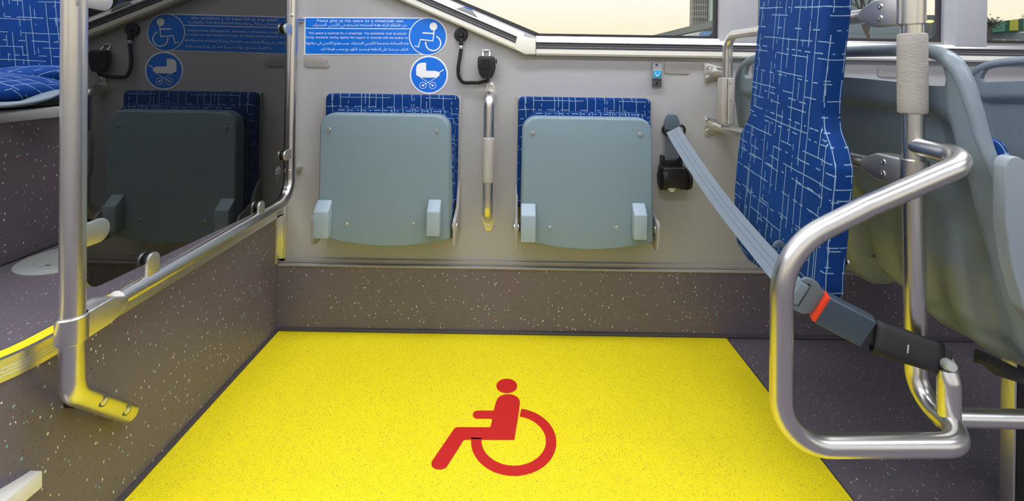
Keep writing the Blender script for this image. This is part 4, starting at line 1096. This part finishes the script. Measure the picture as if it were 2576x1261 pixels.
slab('webbing_fold', TO(-.026, 0) + n2 * .004, dir_a, 0.017, up_a, 0.046, n2, 0.007, M['belt'], tg, 0.0025, 'grey webbing folded through the slot')
# small eyelet on the webbing
ey = P(1960, 628, 1.005)
et = thing('belt_stop', ey, 'small grey plastic eyelet on the belt in front of the backrest board', 'belt stop')
bm = B(); pts = [P(1949, 622, 1.0), P(1953, 612, 1.0), P(1963, 611, 1.0), P(1974, 622, 1.0), P(1976, 641, 1.0)]
sweep(bm, fillet(pts, .008, 4), (0.006, 0.0025), 10, up=(0.2, 0, 1)); obj('eyelet', bm, M['beltcover'], et)
# ------------------------------------------------------------------ double seats behind the board
def lerp_t(tab, v):
    if v >= tab[0][0]: return tab[0][1]
    for (a, fa), (b, fb) in zip(tab[:-1], tab[1:]):
        if v >= b: 
            t_ = (a - v) / (a - b); t_ = t_ * t_ * (3 - 2 * t_) * 0.4 + t_ * 0.6
            return fa + (fb - fa) * t_
    return tab[-1][1]
XT_ = [(0.96, .790), (0.85, .795), (.80, .800), (.70, .815), (.55, .850), (.45, .880), (.40, .905), (.365, .945)]
ZN = [(.95, .862), (.90, .832), (.87, .820), (.80, .800), (.70, .778), (.50, .765), (.365, .765)]
ZF = [(.95, 1.50), (.90, 1.560), (.85, 1.582), (.72, 1.585), (.60, 1.570), (.50, 1.54), (.365, 1.50)]
def sst(a, b, x):
    t_ = min(1, max(0, (x - a) / (b - a))); return t_ * t_ * (3 - 2 * t_)
def double_seat():
    t = thing('double_bus_seat', (0.98, 1.18, 0.0), 'grey-blue plastic double bus seat back directly behind the padded pole', 'bus seat', 'double seats facing away')
    nu, nv = 110, 90
    bm = B(); rows = []
    for i in range(nu + 1):
        u = i / nu; row = []
        for j in range(nv + 1):
            v = j / nv
            # nominal depth for this column, top edge height
            zc = 0.80 + (1.585 - 0.80) * u
            ztop = 0.888 + 0.014 * math.sin(PI * min(1, max(0, (zc - .87) / .68))) + 0.062 * (1 - sst(.806, .838, zc)) * 1.0 + 0.040 * sst(1.530, 1.565, zc)
            zbot = 0.372 + 0.075 * abs(math.sin((zc - 1.175) / 0.40 * PI + PI / 2)) ** 10 + (0.10 * (1 - sst(0, .13, u)) ** 2)
            Z = ztop + (zbot - ztop) * v
            y = lerp_t(ZN, Z) * (1 - u) + lerp_t(ZF, Z) * u
            x = lerp_t(XT_, Z) - .05 * sst(.3, 1, u)
            # recessed panel with an arched ledge above it
            ins = sst(0.0, 0.05, u - 0.055) * sst(0.0, 0.05, 0.965 - u)
            arch = 0.845 + 0.016 * math.sin(PI * u)
            rec = ins * sst(0.0, 0.030, arch - Z) * (1 - sst(0.0, 0.22, 0.66 - Z) * .55)
            x += 0.030 * rec
            # two buckets with a groove between them and soft flutes
            low = sst(0.0, 0.18, 0.70 - Z)
            g_ = abs(y - 1.175)
            x += 0.045 * low * (1 - sst(0.0, 0.045, g_))
            for cz_ in (0.97, 1.38):
                w_ = abs(y - cz_)
                x -= 0.016 * low * (1 - sst(0.02, 0.14, w_))
                x += 0.010 * low * (math.cos(min(w_, .15) / .05 * PI) * .5 + .5) * (1 - sst(.1, .16, w_))
            row.append(bm.verts.new((x, y, Z)))
        rows.append(row)
    for i in range(nu):
        for j in range(nv): bm.faces.new((rows[i][j], rows[i+1][j], rows[i+1][j+1], rows[i][j+1]))
    sh = obj('seat_shell', bm, M['shell'], t, sharp=180)
    md = sh.modifiers.new('th', 'SOLIDIFY'); md.thickness = 0.014; md.offset = 0
    md = sh.modifiers.new('bv', 'BEVEL'); md.width = 0.004; md.segments = 2; md.limit_method = 'ANGLE'
    hpts = [(.767, .44, 7), (.768, .50, 7), (.772, .60, 7), (.780, .70, 8), (.790, .75, 9), (.803, .80, 10), (.814, .850, 11), (.830, .898, 12), (.850, .930, 13), (.885, .950, 13), (.94, .957, 13), (1.05, .960, 13), (1.2, .961, 13), (1.35, .959, 13), (1.44, .954, 13), (1.50, .943, 13), (1.545, .918, 12), (1.572, .88, 11), (1.583, .84, 9), (1.585, .79, 7), (1.585, .72, 7), (1.570, .60, 7), (1.545, .52, 7)]
    pth = [Vector((lerp_t(XT_, z) - .05 * sst(.3, 1, (y - .80) / .785), y, z)) for y, z, r in hpts]; rad = [r / 1000 for y, z, r in hpts]
    sp, sr = [], []
    for i in range(len(pth) - 1):
        p0, p1, p2, p3_ = pth[max(i-1, 0)], pth[i], pth[i+1], pth[min(i+2, len(pth)-1)]
        for k in range(5):
            q_ = k / 5
            sp.append(0.5 * ((2*p1) + (p2 - p0)*q_ + (2*p0 - 5*p1 + 4*p2 - p3_)*q_*q_ + (3*p1 - p0 - 3*p2 + p3_)*q_**3)); sr.append((rad[i] * (1-q_) + rad[i+1] * q_) )
    bm = B(); sweep(bm, sp, [(r * 1.0, r * 1.15) for r in sr], 18, up=(0, -1, 0)); obj('top_handle', bm, M['shell'], t)
    # cushion on the far face, seat pan, side panel, bracket, leg
    for zc in (0.985, 1.365):
        bm = B(); rws = []
        for Z, of_, cut in ((.815, .041, .095), (.79, .054, .030), (.73, .054, .010), (.64, .048, 0), (.56, .048, 0), (.47, .048, 0)):
            x = lerp_t(XT_, Z) + of_; ya = zc - .175 + cut; yb = zc + .185
            rws.append([bm.verts.new(c_) for c_ in ((x, ya, Z), (x + .022, ya, Z), (x + .022, yb, Z), (x, yb, Z))])
        bm.faces.new(rws[0]); bm.faces.new(list(reversed(rws[-1])))
        for A_, B_ in zip(rws[:-1], rws[1:]):
            for k_ in range(4): bm.faces.new((A_[k_], A_[(k_+1) % 4], B_[(k_+1) % 4], B_[k_]))
        obj('backrest_cushion', bm, M['fab_bus'], t, bev=0.006, seg=2)
        bm = B(); box(bm, (.93, zc - .185, .455), (1.33, zc + .185, .50)); obj('seat_cushion', bm, M['fab_bus'], t, bev=0.016, seg=3)
    bm = B(); prism(bm, [(.94, .79, .395), (1.0, .79, .375), (1.30, .79, .395), (1.34, .79, .45), (.90, .79, .45)], (0, .76, 0)); obj('seat_pan', bm, M['shell'], t, bev=0.008, seg=3)
    so_ = [P(2531, 420, .752), P(2538, 398, .752), P(2560, 392, .752), P(2680, 470, .752), P(2900, 560, .752), P(2900, 800, .752), P(2620, 840, .752), P(2576, 778, .752), P(2546, 670, .752), P(2530, 560, .752)]
    bm = B(); prism(bm, fillet(so_, 0.02, 4, closed=True), (0, 0.022, 0)); obj('side_panel', bm, M['shellrim'], t, 'lighter grey side panel', bev=0.006, seg=3)
    bm = B(); prism(bm, [P(2449, 903, .86), P(2456, 900, .86), P(2500, 922, .83), P(2576, 960, .79), P(2576, 968, .79), P(2500, 944, .83), P(2494, 930, .84), P(2470, 918, .85), P(2449, 912, .86)], (0.03, 0.03, 0)); obj('seat_bracket', bm, M['black'], t, 'black bracket', bev=0.001)
    lx = P(2516, 1000, .985).x
    bm = B(); box(bm, (lx, .957, 0.0015), (lx + .006, .985, .385)); obj('leg', bm, M['steel_flat'], t, bev=0.002)
    bm = B(); box(bm, (lx + .007, .957, 0.0015), (lx + .13, .985, .385)); obj('leg_shaded_side', bm, M['black'], t, 'black shaded side of the leg', bev=0.001)  # black slab paints the leg's shaded side, beside the lit steel face
    return t
ds = double_seat()
dup(ds, ds.location + Vector((0.765, 0, 0)), 'grey-blue plastic double bus seat back one row farther, at the right edge')

# ------------------------------------------------------------------ left: pedestal, hatch, seat, strap
XPd = -1.212
pd = thing('seat_pedestal', (-1.5, 1.1, STEP), 'dark flecked box with silver top profile carrying the blue seat on the left', 'seat pedestal')
bm = B(); box(bm, (-2.3, 0.72, STEP), (XPd, D - 0.002, 0.765)); obj('box', bm, M['dark_vinyl'], pd)
bm = B(); prism(bm, [(XPd - .02, 0.70, .790), (XPd - .0, 0.70, .790), (XPd + .006, 0.70, .782), (XPd + .006, 0.70, .762), (XPd, 0.70, .758), (XPd - .02, 0.70, .758)], (0, D - 0.704, 0)); obj('top_profile', bm, M['alu'], pd, 'silver top profile')
bm = B(); box(bm, (-2.3, 0.72, .765), (XPd - .02, D - .002, .786)); obj('lid', bm, M['black'], pd)
bm = B(); sweep(bm, [(XPd + .004, 0.72, STEP + .005), (XPd + .004, D - .012, STEP + .005)], 0.009, 8); obj('base_seal', bm, M['seam'], pd)
hc = PZ(176, 650, STEP)
ht = thing('floor_hatch', hc, 'round light grey floor hatch on the raised platform, partly hidden by the left pole', 'hatch')
bm = B(); lathe(bm, hc, (0, 0, 1), [(.098, 0), (.098, .002), (.094, .004), (.064, .004), (.063, .0025), (.061, .0025), (.060, .004), (.001, .004)], 56); obj('cover', bm, plain('pale_grey_hatch', srgb(160, 164, 160), 0.45), ht)
bm = B(); cpx = PZ(120, 668, STEP + .004); box(bm, cpx - Vector((.006, .002, 0)), cpx + Vector((.006, .002, .0008))); obj('slot', bm, M['seam'], ht)
def pillow(bm, c, dim, p_=3.0, nu=40, nv=24, slope=0.0):
    c = Vector(c); rows = []
    se = lambda w_, m_: math.copysign(abs(w_) ** (2 / m_), w_)
    for j in range(1, nv):
        v = -PI/2 + PI * j / nv; row = []
        for i in range(nu):
            u = 2 * PI * i / nu
            q_ = Vector((se(math.cos(v), p_) * se(math.cos(u), p_ + 1) * dim[0], se(math.cos(v), p_) * se(math.sin(u), p_ + 1) * dim[1], se(math.sin(v), 2.2) * dim[2]))
            q_.z += slope * q_.x
            row.append(bm.verts.new(c + q_))
        rows.append(row)
    a_ = bm.verts.new(c - Vector((0, 0, dim[2]))); b_ = bm.verts.new(c + Vector((0, 0, dim[2])))
    for i in range(nu):
        bm.faces.new((a_, rows[0][(i+1) % nu], rows[0][i])); bm.faces.new((b_, rows[-1][i], rows[-1][(i+1) % nu]))
        for j in range(nv - 2): bm.faces.new((rows[j][i], rows[j][(i+1) % nu], rows[j+1][(i+1) % nu], rows[j+1][i]))
    return bm
ls = thing('platform_bus_seat', (-1.6, 1.2, 0.790), 'blue velour bus seat with grey shell on the raised pedestal at the left edge', 'bus seat')
bm = B(); cA = P(-70, 220, 1.17); pillow(bm, cA, (P(111, 220, 1.17).x - cA.x, 0.13, 0.040), 2.6, slope=-0.05); obj('seat_cushion', bm, M['fab_cush'], ls)
bm = B(); cB = P(60, 205, 1.36); pillow(bm, cB, (P(215, 205, 1.36).x - cB.x, 0.15, 0.040), 3.0, slope=0.12); obj('seat_cushion', bm, M['fab_cush'], ls)
bm = B()
shp = [P(-60, 264, 1.08), P(40, 264, 1.09), P(90, 254, 1.12), P(116, 236, 1.18), P(135, 236, 1.24), P(160, 246, 1.30), P(230, 262, 1.36)]
sweep(bm, smooth(shp, 2), (0.007, 0.04), 14, up=(0, 0, 1)); obj('seat_shell_rim', bm, M['shell'], ls)
bm = B(); box(bm, (-2.2, 1.02, .791), (-1.22, 1.56, .822)); obj('shadow_base', bm, M['black'], ls, 'black base painting the shadow under the seat', bev=0.008)  # black block stands in for the shadow under the seat
bm = B(); bk0 = P(-70, 20, 1.50)
ol = fillet([P(-420, 186, 1.50), P(196, 180, 1.50), P(170, 60, 1.50), P(150, -30, 1.50), P(120, -250, 1.50), P(-420, -250, 1.50)], [0, .03, .1, .1, .08, 0], 6)
prism(bm, ol, (0, 0.06, 0)); obj('backrest_cushion', bm, M['fab_bus'], ls, bev=0.02, seg=4)
ol = fillet([P(-420, 190, 1.53), P(206, 186, 1.53), P(181, 60, 1.53), P(162, -30, 1.53), P(133, -260, 1.53), P(-420, -260, 1.53)], [0, .03, .1, .1, .08, 0], 6)
bm = B(); prism(bm, ol, (0, 0.055, 0)); obj('backrest_shell', bm, M['shellrim'], ls, bev=0.006, seg=2)
st = [(107, 1184), (107, 1226), (62, 1268), (-60, 1350), (-60, 1290), (0, 1266), (40, 1240)]
bm = B(); prism(bm, [PX(a, b, -.790) for a, b in [(107, 1184), (107, 1226), (58, 1268), (-60, 1352), (-60, 1318), (10, 1262), (40, 1238)]], (-0.042, -0.0, 0))
single('riser_strap', bm, M['cream'], 'light cream angled strap on the riser in the bottom left corner', 'strap', bev=0.0015)

# ------------------------------------------------------------------ outside the windows
GZ = -0.35
M['asph'] = plain('grey_asphalt', srgb(120, 124, 128), 0.9)
bm = B(); box(bm, (-200, -200, GZ - .1), (300, 420, GZ)); struct('ground', bm, M['asph'], 'grey ground outside the bus')
def facade(name, c1, c2, sx_, sz_, fx=0.6, fz=0.6, rough=0.3):
    """wall colour with a regular grid of darker windows"""
    N = NB(name); sp = N.n('ShaderNodeSeparateXYZ'); N.t.links.new(N.co(), sp.inputs[0])
    xy = N.math('ADD', sp.outputs[0], sp.outputs[1])
    a_ = N.math('LESS_THAN', N.math('FRACT', N.math('DIVIDE', xy, sx_)), fx); b_ = N.math('LESS_THAN', N.math('FRACT', N.math('DIVIDE', sp.outputs[2], sz_)), fz)
    N.t.links.new(N.mix(N.math('MULTIPLY', a_, b_), c1, c2), N.b.inputs['Base Color']); N.b.inputs['Roughness'].default_value = rough; return N.m
def blk(name, lo, hi, mat, label, cat='building'):
    bm = B(); box(bm, lo, hi); return single(name, bm, mat, label, cat)
TZ = 230
x0_, x1_ = P(1742, 60, TZ).x, P(1781, 60, TZ).x
tw = thing('office_tower', ((x0_ + x1_) / 2, TZ, GZ), 'grey gridded office tower behind the right end of the first window', 'building')
bm = B(); box(bm, (x0_, TZ, GZ), (x1_, TZ + 4, 70)); obj('wall', bm, facade('tower_grid', srgb(150, 152, 146), srgb(88, 92, 92), 1.1, 2.9, .6, .75), tw)
bm = B(); box(bm, (x1_ - .4, TZ - .3, GZ), (x1_ , TZ, 70)); obj('corner_strip', bm, plain('dark_blue_strip', srgb(70, 84, 100), .5), tw)
blk('pale_building', (P(1783, 60, 232).x + .6, 232, GZ), (P(1783, 60, 232).x + 40, 240, 80), plain('pale_mint_wall', srgb(214, 234, 222), .5), 'pale mint building beside the grey office tower')
vd = thing('viaduct', (54, 130, GZ), 'long grey-green viaduct wall rising to the right outside the first window', 'viaduct')
bm = B(); box(bm, (54, 100, GZ), (58, 215, 14.0)); obj('wall', bm, facade('viaduct_wall', srgb(152, 164, 156), srgb(126, 136, 128), 9, 60, .12, 1), vd)
bm = B(); box(bm, (53.6, 100, 13.3), (58.2, 215, 15.3)); obj('parapet', bm, plain('viaduct_parapet', srgb(136, 146, 138), .6), vd)
bm = B(); box(bm, (53.2, 100, 12.6), (53.8, 215, 13.0)); obj('ledge', bm, plain('viaduct_ledge', srgb(96, 106, 100), .6), vd)
blk('hazy_building', (P(1905, 50, 70).x, 70, GZ), (P(2326, 50, 70).x, 74, 14), facade('hazy_wall', srgb(122, 142, 150), srgb(104, 126, 136), 30, 1.4, 1, .12), 'blue-grey hazy building filling the second window')
blk('low_dark_building', (P(2326, 50, 72).x, 72, GZ), (P(2400, 50, 72).x, 73, P(2345, 38, 72).z), plain('slate_wall', srgb(92, 106, 114), .5), 'low slate building beside the padded pole in the second window')
blk('far_shed', (P(1322, 85, 150).x, 150, GZ), (P(1352, 85, 150).x, 160, P(1335, 84, 150).z), plain('shed_wall', srgb(180, 165, 120), .6), 'tiny flat-roofed shed at the lower left corner of the first window')
blk('far_roofs', (P(1596, 90, 180).x, 180, GZ), (P(1660, 90, 180).x, 190, P(1630, 89.5, 180).z), plain('roof_wall', srgb(150, 135, 105), .6), 'low brown roofs far off at the left foot of the viaduct')
# coach roof
cz = 15.0
co_ = thing('parked_coach', (P(1780, 90, cz).x, cz, GZ), 'parked white and blue coach just outside the right corner of the first window', 'coach')
def pc_(a, b): return P(a, b, cz)
bm = B(); prism(bm, fillet([Vector((pc_(1700, 101).x, cz, GZ + .01)), pc_(1700, 101), pc_(1722, 91), pc_(1762, 80), Vector((pc_(1762, 80).x, cz, GZ + .01))], [0, .05, .1, 0, 0], 4), (0, 7, 0)); obj('body', bm, plain('coach_white', srgb(225, 235, 235), .3), co_)
bm = B(); prism(bm, fillet([Vector((pc_(1758, 82).x, cz - .05, GZ + .4)), pc_(1758, 95), pc_(1760, 83), pc_(1772, 79), pc_(1830, 74), Vector((pc_(1830, 75).x, cz, GZ + .01))], [0, .05, .05, 0.1, 0, 0], 4), (0, 7, 0)); obj('cab', bm, plain('coach_blue', srgb(120, 170, 215), .3), co_, 'light blue cab')
bm = B(); box(bm, (pc_(1764, 92).x, cz - .08, GZ + 1.4), (pc_(1830, 92).x, cz - .04, pc_(1770, 92).z)); obj('windscreen', bm, plain('coach_glass', srgb(60, 84, 100), .1), co_)
# trees
M['bark'] = plain('grey_brown_bark', srgb(96, 90, 84), .8)
M['leaf'] = plain('dull_brown_green_leaves', srgb(92, 94, 74), .8)
def tree(x_px, y_px, d, h, wd, lab, leaves=420, seed=1, dens=.13):
    rnd = random.Random(seed); b0 = P(x_px, y_px, d); base = Vector((b0.x, d, GZ))
    t = thing('street_tree', base, lab, 'tree', 'trees outside the windows')
    bm = B(); tips = []
    def br(p, dr, L, r, lv):
        q_ = p + dr * L; sweep(bm, [p, (p + q_) / 2 + Vector((rnd.uniform(-1, 1), rnd.uniform(-1, 1), 0)) * L * .06, q_], [r, r * .85, r * .65], 6, up=(0.9, .1, .2))
        if lv == 0: tips.append(q_); return
        for _ in range(3):
            dv = (dr + Vector((rnd.uniform(-1, 1), rnd.uniform(-1, 1), rnd.uniform(-.1, .7))) * .75).normalized(); br(q_, dv, L * rnd.uniform(.55, .8), r * .6, lv - 1)
    fork = b0.z + .05
    br(base, Vector((0.02, 0, 1)), fork - base.z, .09 * h / 3, 0); tips.clear()
    for k in range(4):
        br(Vector((base.x, base.y, fork)), Vector((rnd.uniform(-.5, .5) * wd, rnd.uniform(-.5, .5), 1)).normalized(), h * .28, .05 * h / 3, 3)
    obj('trunk', bm, M['bark'], t)
    bm = B()
    for _ in range(leaves):
        c = rnd.choice(tips) + Vector((rnd.gauss(0, dens), rnd.gauss(0, dens), rnd.gauss(0, dens)))
        a_ = Vector((rnd.uniform(-1, 1), rnd.uniform(-1, 1), rnd.uniform(-1, 1))).normalized() * .030; b_ = a_.orthogonal().normalized() * .022
        vs = [bm.verts.new(c + k_) for k_ in (-a_, b_, a_, -b_)]; bm.faces.new(vs)
    if leaves:
        o_ = obj('leaves', bm, M['leaf'], t); o_['kind'] = 'stuff'
    else: bm.free()
tree(2180, 92, 12, 2.2, 1.0, 'brown-green leafy tree in front of the hazy building in the second window', 3200, 3, .08)
tree(1990, 110, 16, 2.0, 1.0, 'leafy tree behind the top of the blue board in the second window', 700, 5, .09)
tree(2496, 112, 14, 1.0, 0.8, 'small leafy tree at the left of the third window', 700, 8, .07)
tree(2582, 108, 22, 2.2, 1.3, 'bare thin-branched tree at the right edge of the third window', 0, 11)
# striped building in the third window
sb = thing('striped_building', (66, 62, GZ), 'low building with green and yellow wall panels outside the third window', 'building')
cols = [('yellow_panel', srgb(196, 190, 60)), ('teal_panel', srgb(90, 150, 125)), ('teal_panel', srgb(96, 156, 130)), ('dark_green_panel', srgb(46, 96, 72)), ('yellow_panel', srgb(206, 200, 70)), ('dark_green_panel', srgb(46, 96, 72)), ('teal_panel', srgb(100, 160, 135))]
xs_ = [2440, 2480, 2504, 2529, 2540, 2562, 2574, 2640]
for (nm_, col), xa, xb in zip(cols, xs_[:-1], xs_[1:]):
    da, db = 70 - (xa - 2440) * .06, 70 - (xb - 2440) * .06
    a_, b_ = P(xa, 55, da), P(xb, 45, db); a_.z = b_.z = P(2480, 54, 66).z
    lo_z = P(2480, 80, 66).z
    bm = B(); prism(bm, [(a_.x, a_.y, lo_z), (b_.x, b_.y, lo_z), (b_.x, b_.y, b_.z), (a_.x, a_.y, a_.z)], (3, 0, 0)); obj(nm_, bm, plain(nm_, col, .5), sb)
bm = B(); box(bm, (P(2440, 80, 71).x, 66, GZ), (P(2640, 80, 71).x, 70, P(2480, 80, 66).z)); obj('lower_wall', bm, plain('blue_grey_lower_wall', srgb(132, 146, 154), .6), sb)
blk('cream_shed', (P(2478, 100, 30).x, 30, GZ), (P(2640, 100, 30).x, 31, P(2530, 99, 30).z), facade('shed_front', srgb(186, 184, 160), srgb(130, 140, 110), .9, 4, .8, 1), 'long cream low shed along the bottom of the third window')
lm = thing('street_lamp', P(2339, 54, 40), 'glowing yellow street lamp in the second window right of the padded pole', 'street lamp')
bm = B(); c = P(2339, 54, 40); pillow(bm, c, (.24, .2, .10)); obj('lamp_head', bm, emis('warm_lamp', (1, .66, .08, 1), 6), lm)
bm = B(); sweep(bm, [Vector((c.x + .3, 40.3, GZ)), Vector((c.x + .3, 40.3, c.z + .2)), c + Vector((0, .1, .1))], .05, 8); obj('post', bm, M['btndark'], lm)
